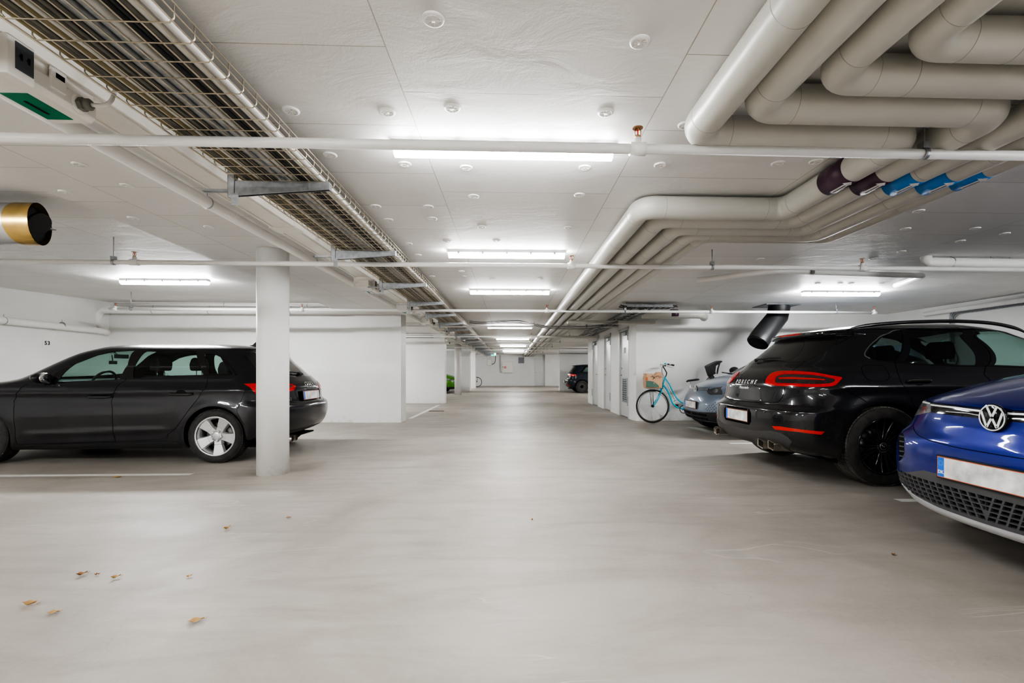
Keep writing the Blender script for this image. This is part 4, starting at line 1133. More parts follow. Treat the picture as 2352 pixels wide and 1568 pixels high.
# ---------------------------------------------------------------- wheels
def wheel(root, x, y, R, W, rim, style, side, mats=('tyre', 'rim_silver', 'black'), steer=0):
    """wheel with its outer face at |y|; local axis z = outward"""
    sgn = 1 if side > 0 else -1
    E = bpy.data.objects.new('wheel', None); COL.objects.link(E); E.parent = root; E.location = (x, sgn*(y-W/2), R)
    E.rotation_euler = (-PI/2*sgn, 0, 0) if not steer else (-PI/2*sgn, 0, steer)
    h = W/2; rr = rim
    prof = [(rr-0.012, -h+0.02), (rr+0.005, -h+0.004), (rr+0.03, -h), (R-0.045, -h), (R-0.018, -h+0.008), (R-0.009, -h+0.022)]
    g = [(-0.5), (-0.18), (0.18), (0.5)]
    for q in g:
        yy = q*(W-0.07); prof += [(R-0.008, yy-0.008), (R-0.010, yy-0.004), (R-0.010, yy+0.004), (R-0.008, yy+0.008)]
    prof += [(R-0.009, h-0.022), (R-0.018, h-0.008), (R-0.045, h), (rr+0.03, h), (rr+0.005, h-0.004), (rr-0.012, h-0.02)]
    t = MB().lathe(prof, 72, close=True); to = t.build('tyre', 'tyre', E); t = MB()
    # tread blocks: shallow lateral slots
    nb = 66; hw_ = PI*R/nb*0.84
    for k in range(nb):
        a = 2*PI*k/nb
        for (y0, y1, sk) in ((-h+0.018, -0.40*(W-.07), 0.03), (0.40*(W-.07), h-0.018, -0.03), (-0.33*(W-.07), -0.12*(W-.07), 0.05), (0.12*(W-.07), 0.33*(W-.07), -0.05), (-0.09*(W-.07), 0.09*(W-.07), 0.0)):
            Mx = Matrix.Rotation(a, 4, 'Z') @ Matrix.Rotation(sk, 4, 'X')
            t.box((R-0.014, -hw_, y0), (R-0.0008, hw_, y1), M4=Mx)
    t.build('tread', mats[0], to)
    # barrel
    b = MB(); b.lathe([(rr-0.005, -h+0.012), (rr-0.02, -h+0.03), (rr-0.03, 0), (rr-0.022, h-0.03), (rr+0.004, h-0.008), (rr+0.008, h-0.002), (rr-0.004, h+0.001), (rr-0.012, h-0.006)], 72, cap=False)
    b.build('rim', mats[1], E)
    MB().lathe([(0.0, -0.03), (rr-0.04, -0.03), (rr-0.03, -0.05)], 40).build('brake_backing', 'matte_black', E)
    MB().lathe([(0.05, 0.0), (0.155, 0.0), (0.155, 0.012), (0.05, 0.012)], 48, Matrix.Translation((0, 0, -0.01)), close=True).build('brake_disc', 'disc_steel', E)
    sp = MB()
    zo = h-0.012
    if style == 'five':
        for k in range(5):
            a = 2*PI*k/5+PI/2+0.16
            for (r0, r1, w0, w1, z0, z1) in ((0.03, 0.10, 0.036, 0.040, zo-0.03, zo-0.022), (0.10, rr+0.0, 0.040, 0.066, zo-0.022, zo-0.002)):
                vs = [(r0, -w0, z0), (r1, -w1, z1), (r1, w1, z1), (r0, w0, z0), (r0, -w0-0.012, z0-0.03), (r1, -w1-0.016, z1-0.04), (r1, w1+0.016, z1-0.04), (r0, w0+0.012, z0-0.03)]
                c, q = math.cos(a), math.sin(a)
                vs = [(p[0]*c-p[1]*q, p[0]*q+p[1]*c, p[2]) for p in vs]
                sp.add(vs, [(0, 1, 2, 3), (0, 4, 5, 1), (3, 2, 6, 7), (4, 7, 6, 5), (1, 5, 6, 2), (0, 3, 7, 4)])
        sp.build('spokes', mats[1], E, bevel=0.003)
        hb = MB().lathe([(0.062, zo-0.04), (0.060, zo-0.018), (0.03, zo-0.014), (0.0, zo-0.013)], 32)
        hb.build('hub_cap', mats[1], E)
        for k in range(5):
            a = 2*PI*k/5+PI/2+0.16+PI/5*0
            MB().lathe([(0.0135, zo-0.03), (0.0135, zo-0.010), (0.010, zo-0.008), (0.0, zo-0.010)], 16, Matrix.Translation((0.056*math.cos(a), 0.056*math.sin(a), 0))).build('wheel_bolt', mats[1], E)
        lg = MB()
        for k in range(4): 
            cx = -0.018+0.012*k; lg.tube([(cx+0.008*math.cos(t_), 0.008*math.sin(t_), zo-0.0125) for t_ in [2*PI*i/20 for i in range(20)]], 0.0011, 6, closed=True)
        lg.build('ring_logo', 'chrome', E)
    elif style == 'twin':
        for k in range(10):
            a = 2*PI*k/10+0.1
            pair = k % 2
            for s_ in (-1, 1):
                pts = []
                for i in range(9):
                    t_ = i/8; r = 0.045+(rr-0.03)*t_*0.985; off = s_*(0.010+0.042*t_**1.5)*(1.0) + (0.0)
                    aa = a+off/r*0.9+ (0.10*math.sin(PI*t_)*(1 if pair else -1))*0.3
                    pts.append((r*math.cos(aa), r*math.sin(aa), zo-0.03+0.024*t_-0.012*math.sin(PI*t_)))
                sp.tube(pts, [0.017-0.006*i/8 for i in range(9)], 10)
        sp.build('spokes', mats[1], E)
        MB().lathe([(0.075, zo-0.06), (0.072, zo-0.034), (0.04, zo-0.024), (0.0, zo-0.02)], 32).build('hub', mats[1], E)
        for k in range(5):
            a = 2*PI*k/5
            MB().lathe([(0.012, zo-0.035), (0.012, zo-0.022), (0, zo-0.022)], 12, Matrix.Translation((0.054*math.cos(a), 0.054*math.sin(a), 0))).build('wheel_bolt', 'matte_black', E)
        cp = MB().lathe([(0.034, zo-0.022), (0.033, zo-0.015), (0, zo-0.014)], 32).build('hub_cap', 'black_gloss', E)
        lr = MB(); lr.lathe([(0.034, zo-0.015), (0.0345, zo-0.0135), (0.031, zo-0.0135)], 32, cap=False); lr.tube([(-0.02, 0.012, zo-0.0135), (0.02, -0.012, zo-0.0135)], 0.0022, 6)
        lr.build('ring_logo', 'chrome', cp)
    else:   # plain steel wheel with round holes
        pr = MB(); nH = 16
        pr.lathe([(0.0, zo-0.02), (0.075, zo-0.02), (0.085, zo-0.035), (0.11, zo-0.03), (rr-0.015, zo-0.02)], 48)
        pr.build('wheel_disc', mats[1], E)
        ho = MB()
        for k in range(nH):
            a = 2*PI*k/nH; ho.lathe([(0.014, zo-0.027), (0.014, zo-0.022), (0, zo-0.022)], 12, Matrix.Translation((0.145*math.cos(a), 0.145*math.sin(a), 0)))
        ho.build('vent_holes', 'matte_black', E)
    return E
def plate(root, M4, w=0.50, h=0.115, name='licence_plate', dk=False, flip=1, blur=True, frame_=True):
    """registration plate, x right, y up, z outward; characters are unreadable smears as in the photograph"""
    if frame_: MB().box((-w/2-0.008, -h/2-0.008, 0.0), (w/2+0.008, h/2+0.008, 0.010), M4=M4).build('plate_holder', 'black', root, bevel=0.002)
    mb = MB(); mb.box((-w/2, -h/2, 0.009), (w/2, h/2, 0.0125))
    for p in range(0): pass
    o = mb.build(name, 'plate_red', root); o.matrix_local = M4
    MB().box((-w/2+0.004, -h/2+0.004, 0.0122), (w/2-0.004, h/2-0.004, 0.0131)).build('face', 'plate_white', o)
    b = MB().box((-w/2+0.004, -h/2+0.004, 0.0130), (-w/2+0.043, h/2-0.004, 0.0137)).build('country_strip', 'plate_blue', o)
    if dk:
        t = text_mesh('DK', 0.026, 0.0004, bold=0.0008); xform(t, Matrix.Translation((-w/2+0.0235, -0.028, 0.0142))); t.build('country_letters', 'white_label', b)
        st = MB()
        for k in range(12):
            a = 2*PI*k/12; cx, cy = -w/2+0.0235+0.0125*math.cos(a), 0.022+0.0125*math.sin(a)
            st.prism([(cx+(0.0021 if j % 2 == 0 else 0.0009)*math.sin(PI*j/5), cy+(0.0021 if j % 2 == 0 else 0.0009)*math.cos(PI*j/5)) for j in range(10)][::-1], 0.0137, 0.0142)
        st.build('star_ring', flat('star_yellow', (0.35, 0.45, 0.35), 0.4), b)
    return o
def tub(root, L0, L1, w, z0, z1, mat='matte_black'):
    MB().box((L0, -w, z0), (L1, w, z0+0.02)).build('floor_pan', mat, root)
def arches(root, xs, R, y0, y1):
    for x in xs:
        for s_ in (1, -1):
            mb = MB(); n = 24
            A = [PI*k/(n-1)*1.16-0.08*PI for k in range(n)]
            mb.add([(x+R*math.cos(a), s_*y0, R*math.sin(a)+0.32) for a in A] + [(x+R*math.cos(a), s_*y1, R*math.sin(a)+0.32) for a in A], [(i, i+1, n+i+1, n+i) for i in range(n-1)], True)
            mb.add([(x, s_*y0, 0.32)]+[(x+R*math.cos(a), s_*y0, R*math.sin(a)+0.32) for a in A], [(0, i+1, i+2) for i in range(n-1)])
            mb.build('wheel_arch_liner', 'matte_black', root)
def seat(root, x, y, w=0.5, front=1, mat='seat_cloth', headz=1.16, bench=False):
    """front=+1: faces +x. Origin at seat reference on floor"""
    r = bpy.data.objects.new('seat', None); COL.objects.link(r); r.parent = root; r.location = (x, y, 0)
    c = MB().grid(lambda u, v: Vector((front*(0.02+0.5*u), (v-.5)*w, 0.50+0.03*math.cos((v-.5)*4)-0.06*abs(v-.5)**3*8*0+0.05*u)), 6, 8)
    c2 = MB(); c2.prism([(front*0.0, 0.34), (front*0.52, 0.36), (front*0.54, 0.46), (front*0.45, 0.50), (front*0.0, 0.44)], -w/2, w/2, 'y'); c2.build('cushion', mat, r, bevel=0.03, seg=3)
    b = MB(); b.prism([(front*0.02, 0.40), (front*0.14, 0.42), (front*-0.02, 0.98), (front*-0.07, 1.03), (front*-0.13, 1.0), (front*-0.14, 0.9)], -w/2+0.01, w/2-0.01, 'y'); b.build('backrest', mat, r, bevel=0.035, seg=3)
    hr = MB(); hx = front*-0.11
    hr.prism([(-0.135, headz-0.10), (0.135, headz-0.10), (0.14, headz-0.02), (0.11, headz+0.07), (0.05, headz+0.105), (-0.05, headz+0.105), (-0.11, headz+0.07), (-0.14, headz-0.02)], 0, 0.10, 'z')
    # profile seen from the side: rounded pad
    hr = MB(); hr.prism([(hx-0.06, headz-0.09), (hx+0.055, headz-0.09), (hx+0.065, headz), (hx+0.04, headz+0.08), (hx-0.005, headz+0.1), (hx-0.05, headz+0.07), (hx-0.07, headz)], -0.125, 0.125, 'y')
    hr.build('headrest', mat, r, bevel=0.03, seg=3)
    p = MB()
    for s_ in (-1, 1): p.tube([(hx, s_*0.06, 0.98), (hx, s_*0.06, headz-0.08)], 0.006, 8)
    p.build('headrest_posts', 'chrome', r)
    return r
def vwlogo(M4, R, root, bg='black_gloss', fg='logo_white'):
    b = MB().lathe([(R*1.06, -0.004), (R*1.06, 0.006), (R*1.0, 0.009), (0, 0.010)], 40).build('round_emblem', bg, root); b.matrix_local = M4
    m = MB(); m.lathe([(R*0.90, 0.010), (R*1.0, 0.010), (R*1.0, 0.0118), (R*0.90, 0.0118)], 48, close=True)
    z0, z1 = 0.0100, 0.0118; t = 0.085*R
    def stroke(a, b_, w=t):
        a, b_ = Vector(a)*R, Vector(b_)*R; d = (b_-a).normalized(); n = Vector((-d.y, d.x))*w
        m.prism([tuple(a+n), tuple(b_+n), tuple(b_-n), tuple(a-n)], z0, z1)
    for s_ in (-1, 1):
        stroke((s_*0.37, 0.84), (s_*0.035, 0.10))
        stroke((s_*0.80, 0.44), (s_*0.405, -0.70)); stroke((s_*0.375, -0.74), (s_*0.045, -0.06))
    m.build('emblem_letters', fg, b); return b
def rings(M4, R, root):
    b = MB()
    for k in range(4):
        cx = (k-1.5)*R*1.5; b.tube([(cx+R*math.cos(t), R*math.sin(t), 0.004) for t in [2*PI*i/28 for i in range(28)]], R*0.13, 8, closed=True)
    o = b.build('ring_emblem', 'chrome', root); o.matrix_local = M4; return o
def paint(name, col, flake=0.0, rough=0.28, metal=0.0, dust=0.0):
    m, nt, b = new_mat(name); v = coords(nt)
    n = noise(nt, v, 3.0, 5, 0.65)
    c = ramp(nt, n, [(0.3, tuple(x*0.92 for x in col)), (0.7, tuple(min(1, x*1.08+0.001) for x in col))])
    if dust:
        sz = N(nt, 'ShaderNodeSeparateXYZ'); nt.links.new(v, sz.inputs[0])
        low = ramp(nt, sz.outputs[2], [(0.15, 1.0), (0.75, 0.12)])
        c = mixc(nt, math_n(nt, 'MULTIPLY', math_n(nt, 'MULTIPLY', low, ramp(nt, noise(nt, v, 5, 5, 0.7), [(0.3, 0.5), (0.75, 1.0)])), dust), c, (0.26, 0.24, 0.215))
    if flake:
        f = noise(nt, v, 900, 1, 0.5); c = mixc(nt, ramp(nt, f, [(0.5, 0.0), (0.75, flake)]), c, tuple(min(1, x*2.2+0.05) for x in col))
    nt.links.new(c, b.inputs['Base Color'])
    b.inputs['Roughness'].default_value = rough; b.inputs['Metallic'].default_value = metal
    b.inputs['Coat Weight'].default_value = 0.85; b.inputs['Coat Roughness'].default_value = 0.035; b.inputs['Coat IOR'].default_value = 1.48; b.inputs['Specular IOR Level'].default_value = 0.2
    return m
def glassmat(name, tint, dark=1.0, refl=1.0, rough=0.0):
    m = bpy.data.materials.new(name); m.use_nodes = True; nt = m.node_tree; nt.nodes.clear()
    out = nt.nodes.new('ShaderNodeOutputMaterial'); tr = nt.nodes.new('ShaderNodeBsdfTransparent'); gl = nt.nodes.new('ShaderNodeBsdfGlossy')
    mx = nt.nodes.new('ShaderNodeMixShader'); fr = nt.nodes.new('ShaderNodeLayerWeight'); fr.inputs[0].default_value = 0.5
    ff = math_n(nt, 'ADD', math_n(nt, 'MULTIPLY', math_n(nt, 'POWER', fr.outputs['Facing'], 4.0), 0.9), 0.045)
    v = coords(nt); n = noise(nt, v, 4, 3)
    nt.links.new(ramp(nt, n, [(0.3, tuple(c*dark*0.97 for c in tint)), (0.7, tuple(c*dark for c in tint))]), tr.inputs[0])
    gl.inputs['Roughness'].default_value = rough; gl.inputs[0].default_value = (refl, refl, refl, 1)
    nt.links.new(ff, mx.inputs[0]); nt.links.new(tr.outputs[0], mx.inputs[1]); nt.links.new(gl.outputs[0], mx.inputs[2]); nt.links.new(mx.outputs[0], out.inputs[0])
    return m
M['tyre'] = flat('tyre_rubber', (0.042, 0.040, 0.038), 0.75, var=0.3, nscale=14, spec=0.35)
M['tyre_dusty'] = flat('dusty_tyre_rubber', (0.115, 0.108, 0.095), 0.8, var=0.35, nscale=10, spec=0.3)
M['rim_silver'] = flat('silver_alloy', (0.62, 0.62, 0.62), 0.32, 0.55, var=0.05)
M['rim_black'] = paint('black_alloy', (0.006, 0.006, 0.009), rough=0.2)
M['steel_rim'] = flat('black_steel_rim', (0.05, 0.048, 0.045), 0.55)
M['disc_steel'] = flat('brake_steel', (0.35, 0.34, 0.33), 0.4, 0.8)
M['black_gloss'] = paint('gloss_black_trim', (0.004, 0.004, 0.005), rough=0.1)
M['trim_black'] = flat('textured_black_trim', (0.018, 0.018, 0.019), 0.55)
M['seat_cloth'] = flat('dark_seat_cloth', (0.035, 0.035, 0.037), 0.9)
M['plate_white'] = flat('plate_white', (0.66, 0.655, 0.645), 0.35, var=0.34, nscale=11)
M['plate_red'] = flat('plate_red_rim', (0.62, 0.16, 0.08), 0.4)
M['plate_blue'] = flat('plate_blue', (0.02, 0.16, 0.68), 0.35)
M['logo_white'] = flat('satin_silver_white', (0.80, 0.81, 0.82), 0.3, 0.1)
M['lamp_red'] = flat('red_lamp_lens', (0.50, 0.004, 0.003), 0.15, coat=0.7, var=0.15, nscale=25, emit=(0.6, 0.0, 0.0), es=0.06)
M['lamp_dark_red'] = flat('dark_red_lamp_lens', (0.10, 0.012, 0.010), 0.12, coat=1.0)
M['lamp_orange'] = flat('orange_red_lens', (0.60, 0.012, 0.004), 0.2, coat=0.6)
M['lamp_clear'] = flat('dark_clear_lamp', (0.06, 0.06, 0.065), 0.08, coat=1.0)
M['lamp_silver'] = flat('lamp_reflector', (0.55, 0.56, 0.58), 0.15, 0.9, var=0.3, nscale=30)
M['glass_clear'] = glassmat('greenish_car_glass', (0.62, 0.78, 0.74), 0.92)
M['glass_dark'] = glassmat('dark_privacy_glass', (0.30, 0.34, 0.33), 0.6)
M['glass_black'] = flat('black_glass', (0.004, 0.004, 0.005), 0.03, coat=1.0)
M['satin_rail'] = flat('satin_black_rail', (0.01, 0.01, 0.011), 0.25, coat=0.5)
M['satin_chrome'] = flat('satin_chrome', (0.55, 0.55, 0.56), 0.22, 1.0)
M['tailpipe'] = flat('dirty_tailpipe', (0.42, 0.38, 0.32), 0.35, 0.9, var=0.3, nscale=12)
def arch_deform(wx, wz, R, A=0.02, wid=0.07, crease=None):
    def f(P):
        P = P.copy(); X, Y, Z = P[..., 0], P[..., 1], P[..., 2]
        sidey = Y > 0.45
        for x0 in wx:
            d = np.hypot(X-x0, Z-wz)
            g = np.exp(-((d-R)/wid)**2)*A*np.clip((Y-0.5)/0.3, 0, 1)*np.clip(1.25-Z, 0, 1)
            Y += g
        if crease: crease(X, Y, Z)
        P[..., 1] = Y; return P
    return f
def circ(x, z, r, n=40, a0=0, a1=2*PI): return [('s', x+r*math.cos(a0+(a1-a0)*k/n), z+r*math.sin(a0+(a1-a0)*k/n)) for k in range(n)]
def arch_uv(B, x, z, r):
    """closed uv loop of an arch: upper arc from the surface, closed under the body"""
    out = []
    zb = B.P[0, B.nu//2, 2]; a = math.asin(max(-1, min(1, (zb+0.004-z)/r)))
    n = 36
    for k in range(n+1):
        t = a + (PI-2*a)*k/n; out.append(B.find(lambda P: P[..., [0, 2]], (x+r*math.cos(t), z+r*math.sin(t)), np.broadcast_to(((np.arange(B.nu) > B.na*0.4) & (np.arange(B.nu) < B.nu-B.na*0.4)), (B.nv, B.nu))))
    out.append((out[-1][0], -1)); out.append((out[0][0], -1)); return out
# ---------------------------------------------------------------- black estate hatchback on the left
def car_hatch():
    rows = [(.165, .62, 3.80, .80, .25, .3, 2.4, 2.4), (.22, .40, 4.00, .845, .3, .35, 2.4, 2.4), (.28, .20, 4.16, .862, .38, .45, 2.5, 2.4), (.34, .09, 4.24, .868, .42, .5, 2.6, 2.4),
            (.42, .035, 4.28, .878, .45, .55, 2.6, 2.4), (.52, .005, 4.30, .888, .48, .6, 2.6, 2.4), (.60, .00, 4.31, .8925, .5, .65, 2.6, 2.4), (.655, .015, 4.30, .893, .5, .65, 2.6, 2.4),
            (.685, .05, 4.29, .892, .5, .65, 2.5, 2.4), (.72, .075, 4.28, .890, .5, .65, 2.4, 2.4), (.80, .085, 4.22, .888, .5, .7, 2.4, 2.3), (.87, .095, 4.05, .882, .5, .7, 2.4, 2.3), (.905, .11, 3.90, .870, .5, .7, 2.4, 2.3),
            (.94, .135, 3.72, .852, .5, .7, 2.3, 2.3), (.98, .175, 3.44, .830, .48, .6, 2.3, 2.3), (1.03, .23, 3.27, .805, .45, .5, 2.3, 2.4), (1.12, .33, 3.07, .765, .42, .42, 2.3, 2.5), (1.22, .44, 2.87, .718, .38, .38, 2.3, 2.6),
            (1.30, .50, 2.70, .675, .36, .36, 2.4, 2.6), (1.345, .50, 2.55, .640, .36, .36, 2.5, 2.6), (1.375, .56, 2.45, .59, .4, .36, 2.5, 2.6), (1.40, .72, 2.28, .51, .4, .35, 2.5, 2.5), (1.418, .95, 2.08, .38, .38, .34, 2.3, 2.3), (1.426, 1.25, 1.90, .22, .25, .25, 2.2, 2.2), (1.428, 1.5, 1.65, .03, .06, .06, 2, 2)]
    def crease(X, Y, Z):
        m = (X > 0.3) & (X < 4.0)
        Y += m*0.012*np.exp(-((Z-(0.855-0.012*X))/0.022)**2)          # shoulder line
        Y -= m*0.016*np.exp(-((Z-(0.74))/0.10)**2)*np.clip((X-1.2)/0.4, 0, 1)*np.clip((3.2-X)/0.3, 0, 1)
        Y += 0.014*np.exp(-((Z-(0.40-0.035*(X-1.3)))/0.035)**2)*np.clip((X-1.25)/0.2, 0, 1)*np.clip((3.05-X)/0.2, 0, 1)
    B = Body(rows, deform=arch_deform((.813, 3.45), .316, .37, 0.022, 0.06, crease))
    w = on_z(492.6, 853+1.11*190.5, 0)
    S = 1.037
    hub = at_depth(492.6, 1004.7, FPX/190.5)
    X0 = hub.x + .813*S; Yc = hub.y + .885*S
    car = Car('hatchback_car', 'black estate hatchback parked side-on behind the round white column in the left bay', 'car', (X0, Yc, 0), PI, S, B)
    car.under = {'lamp_inner': 'tail_lamp', 'side_glass': 'window_surround'}
    side = 1    # left side of the car faces the camera
    car.holes += [arch_uv(B, .813, .316, .352), arch_uv(B, 3.45, .316, .352)]
    f1 = lambda X, Y: (X/4.9, 770+Y/4.9)
    f2 = lambda X, Y: (380+X/4.9, 770+Y/4.9)
    # black window band, then the panes
    car.region('window_surround', 'black_gloss', [f1(560, 545), f1(600, 450), f1(850, 295), f1(1100, 195), f1(1350, 158), f1(1640, 150), f1(1900, 150), f2(200, 152), f2(395, 160), f2(540, 172), f2(640, 215), f2(740, 330), f2(815, 435), f2(800, 448), f2(470, 458), f2(0, 462), f1(1990, 472), f1(1400, 497)], 0.0012)
    car.region('side_glass', 'glass_clear', [f1(590, 525), f1(850, 318), f1(1100, 222), f1(1300, 182), f1(1525, 168), f1(1440, 330), f1(1350, 492)], -0.006)
    car.region('side_glass', 'glass_clear', [f1(1510, 482), f1(1650, 178), f1(1900, 168), f2(250, 172), f2(355, 180), f2(400, 350), f2(425, 445), f2(100, 452)], -0.006)
    car.region('side_glass', 'glass_clear', [f2(440, 212), f2(545, 208), f2(620, 245), f2(765, 428), f2(500, 436)], -0.006)
    # panel gaps
    car.seam([f1(320, 545), f1(235, 590), f1(180, 660), f1(158, 760), f1(155, 870), f1(170, 1080), f1(203, 1228)], 0.006, True)
    car.seam([f1(203, 1228), f1(700, 1213), f1(1295, 1193), f1(1800, 1170), f1(1880, 1160), f2(30, 1110), f2(100, 1060), f2(220, 900), f2(380, 690), f2(455, 590), f2(470, 540), f2(468, 455)], 0.006)
    car.seam([f1(1420, 490), f1(1310, 590), f1(1275, 700), f1(1265, 850), f1(1270, 1050), f1(1297, 1193)], 0.006, True)
    # black sill trim and rear details
    car.region('sill', 'trim_black', [f1(85, 1243), f1(1295, 1215), f1(1900, 1190), f2(150, 1200), f2(200, 1290), f2(0, 1262), f1(900, 1290), f1(100, 1298)], 0.004)
    # tail-lights wrap the corner
    car.region('tail_lamp', 'lamp_red', [('s', .50, .925), ('s', .30, .932), ('r', .62, .935), ('r', .46, .93), ('r', .345, .885), ('r', .40, .835), ('r', .60, .80), ('s', .30, .785), ('s', .36, .79)], 0.004)
    car.region('lamp_inner', 'lamp_dark_red', [('r', .60, .915), ('r', .46, .905), ('r', .40, .885), ('r', .48, .86), ('r', .62, .84)], 0.007)
    car.region('rear_window', 'glass_black', [('r', 0, 1.33), ('r', .50, 1.31), ('r', .58, 1.25), ('r', .64, 1.10), ('r', .66, 1.035), ('r', .45, 1.015), ('r', 0, 1.005)], -0.003, split=False)
    car.seam([('r', 0, .665), ('r', .35, .667), ('r', .58, .70), ('r', .63, .74)], 0.006)
    car.seam([('r', .63, .90), ('r', .66, 1.03), ('r', .60, 1.27), ('r', .50, 1.36), ('r', 0, 1.385)], 0.005)
    car.region('number_recess', 'black_gloss', [('r', 0, .835), ('r', .36, .832), ('r', .40, .80), ('r', .33, .69), ('r', 0, .685)], -0.012, split=False)
    car.region('diffuser', 'trim_black', [('r', 0, .34), ('r', .55, .34), ('r', .70, .30), ('r', .70, .18), ('r', 0, .18)], 0.002, split=False)
    car.seam([('s', .46, .86), ('s', .55, .62), ('s', .50, .50), ('s', .46, .45)], 0.004)
    # windscreen, bonnet line, lamps on the hidden nose
    car.region('windscreen', 'glass_clear', [('f', 0, 1.375), ('f', .46, 1.355), ('f', .60, 1.22), ('f', .70, 1.05), ('f', .45, 1.015), ('f', 0, 1.00)], -0.003, split=False)
    car.region('headlamp', 'lamp_clear', [('f', .42, .72), ('f', .68, .75), ('s', 3.72, .80), ('s', 3.80, .72), ('f', .62, .62), ('f', .45, .64)], 0.001)
    car.region('grille', 'black_gloss', [('f', 0, .70), ('f', .30, .69), ('f', .34, .62), ('f', .22, .33), ('f', 0, .31)], -0.01, split=False)
    M['paint_a'] = paint('near_black_blue_paint', (0.006, 0.0065, 0.010), flake=0.0, rough=0.3, dust=0.08)
    car.build_shell('paint_a', (0.055, 0.05))
    r = car.root
    tub(r, .35, 4.0, .76, .17, .2); arches(r, (.813, 3.45), .37, .60, .845)
    MB().box((.5, -.70, .5), (.9, .70, .92)).build('parcel_shelf', 'seat_cloth', r, bevel=.02)
    for x in (.813, 3.45):
        for sd in (1, -1): wheel(r, x, .882, .316, .215, .226, 'five', sd, steer=(0.0 if x < 1 else 0.0))
    # handles
    for (px, py) in ((f1(1133, 690)), (f2(180, 657))):
        u, v = car.uv(('p', px, py), 1)
        for sd in (1, -1):
            m4 = car.frame_at(u, v, sd)
            h = MB(); h.tube(rpath([(-.125, 0, 0), (-.10, 0, .032), (.10, 0, .032), (.125, 0, 0)], .02), .016, 12, rx=0.9)
            o = h.build('door_handle', 'paint_a', r); o.matrix_local = m4
            c = MB().lathe([(.062, .0015), (.045, .001), (0, .0008)], 24, Matrix.Scale(0.75, 4, (0, 1, 0))); c.build('handle_cup', 'matte_black', o)
    # mirrors
    pm = on_y(97, 868, Yc-.93*S); MX, MZ = (X0-pm.x)/S, pm.z/S
    for sd in (1, -1):
        m = MB(); cx, cy, cz = MX, .93, MZ
        m.grid(lambda a, b: Vector((cx+0.075*math.sin(PI*b)*math.cos(2*PI*a)*(0.5 if math.cos(2*PI*a) < 0 else 1.2), sd*(cy+0.115*math.cos(PI*b)), cz+0.066*math.sin(PI*b)*math.sin(2*PI*a))), 21, 13)
        mo = m.build('door_mirror', 'paint_a', r, merge=True)
        g = MB().lathe([(0.0, 0.0), (.056, 0.0), (.060, -0.006)], 28, frame((cx-.046, sd*cy, cz), (0, -1, 0), (0, 0, 1)) @ Matrix.Scale(1.35, 4, (1, 0, 0)))
        g.build('mirror_glass', 'chrome', mo)
        MB().tube([(cx, sd*.80, .93), (cx-.0, sd*.90, .95)], .03, 12).build('mirror_arm', 'black_gloss', mo)
    # fin aerial
    fn = MB(); fn.prism([(.95, 0), (.78, 0), (.80, .062), (.815, .065), (.85, .03)], -.007, .007, 'y')
    o = fn.build('roof_aerial', 'black_gloss', r, bevel=.004); o.location = (0.0, 0, 1.402)
    # plate, emblem, badge, wiper, exhausts
    u, v = B.find(lambda P: P[..., [1, 2]], (0, .757)); m4 = car.frame_at(0.0, v, 1)
    m4 = Matrix.Translation((-0.004, 0, 0)) @ m4
    plate(r, m4, 0.50, 0.11)
    u, v = B.find(lambda P: P[..., [1, 2]], (0, .895)); m4 = car.frame_at(0.0, v, 1)
    rings(m4, 0.036, r)
    t = text_mesh('A3', .06, .003, bold=.001, spacing=1.1); u, v = B.find(lambda P: P[..., [1, 2]], (.50, .725), np.broadcast_to(np.arange(B.nu) < B.nu/2, (B.nv, B.nu)))
    o = t.build('model_badge', 'chrome', r); o.matrix_local = car.frame_at(u, v, 1)
    u, v = B.find(lambda P: P[..., [1, 2]], (0, 1.03)); m4 = car.frame_at(0, v, 1)
    wp = MB().tube([(0.03, 0.0, .012), (-.03, .012, .02), (-.33, .045, .014)], [.012, .010, .005], 8); wp.box((-.045, -.02, 0), (.045, .02, .03)); o = wp.build('rear_wiper', 'black', r); o.matrix_local = m4
    for y in (.42, .53):
        for sd in (1,):
            MB().tube([(.35, sd*y, .235), (.08, sd*y, .235)], .036, 24, cap=False).build('tailpipe', 'tailpipe', r)
            MB().tube([(.30, sd*y, .235), (.12, sd*y, .235)], .034, 16).build('tailpipe_shade', 'matte_black', r)
    # cabin
    for sd in (1, -1):
        s_ = seat(r, 1.90, sd*.37, front=1, headz=1.17)
    for y in (-.45, .45): seat(r, 1.02, y, w=.46, front=1, headz=1.10)
    MB().prism([(2.62, .5), (3.3, .5), (3.35, .93), (3.0, .975), (2.75, .965), (2.62, .86)], -.70, .70, 'y').build('dashboard', 'trim_black', r, bevel=.03, seg=3)
    st = MB(); c = Vector((2.50, .37, .90)); ax = Vector((.93, 0, .36)).normalized(); e1 = Vector((0, 1, 0)); e2 = ax.cross(e1)
    st.tube([c+(e1*math.cos(t)+e2*math.sin(t))*.185 for t in [2*PI*i/40 for i in range(40)]], .015, 10, closed=True)
    for t in (0, PI, -PI/2): st.tube([c, c+(e1*math.cos(t)+e2*math.sin(t))*.18], .014, 8)
    st.lathe([(0, .02), (.06, .015), (.07, -.01), (0, -.02)], 24, frame(c, e1, e2)); st.build('steering_wheel', 'black', r)
    mm = MB(); mm.box((2.555, -.11, 1.245), (2.575, .11, 1.30)); mm.tube([(2.58, 0, 1.27), (2.66, 0, 1.33)], .008, 8); mm.build('inside_mirror', 'black', r, bevel=.012)
    dc = MB(); dc.box((2.70, -.10, 1.17), (2.74, -.01, 1.215)); dc.tube([(2.72, -.05, 1.215), (2.73, -.05, 1.29)], .008, 8); dc.build('dash_camera', 'black', r, bevel=.006)
    return car
car_a = car_hatch()
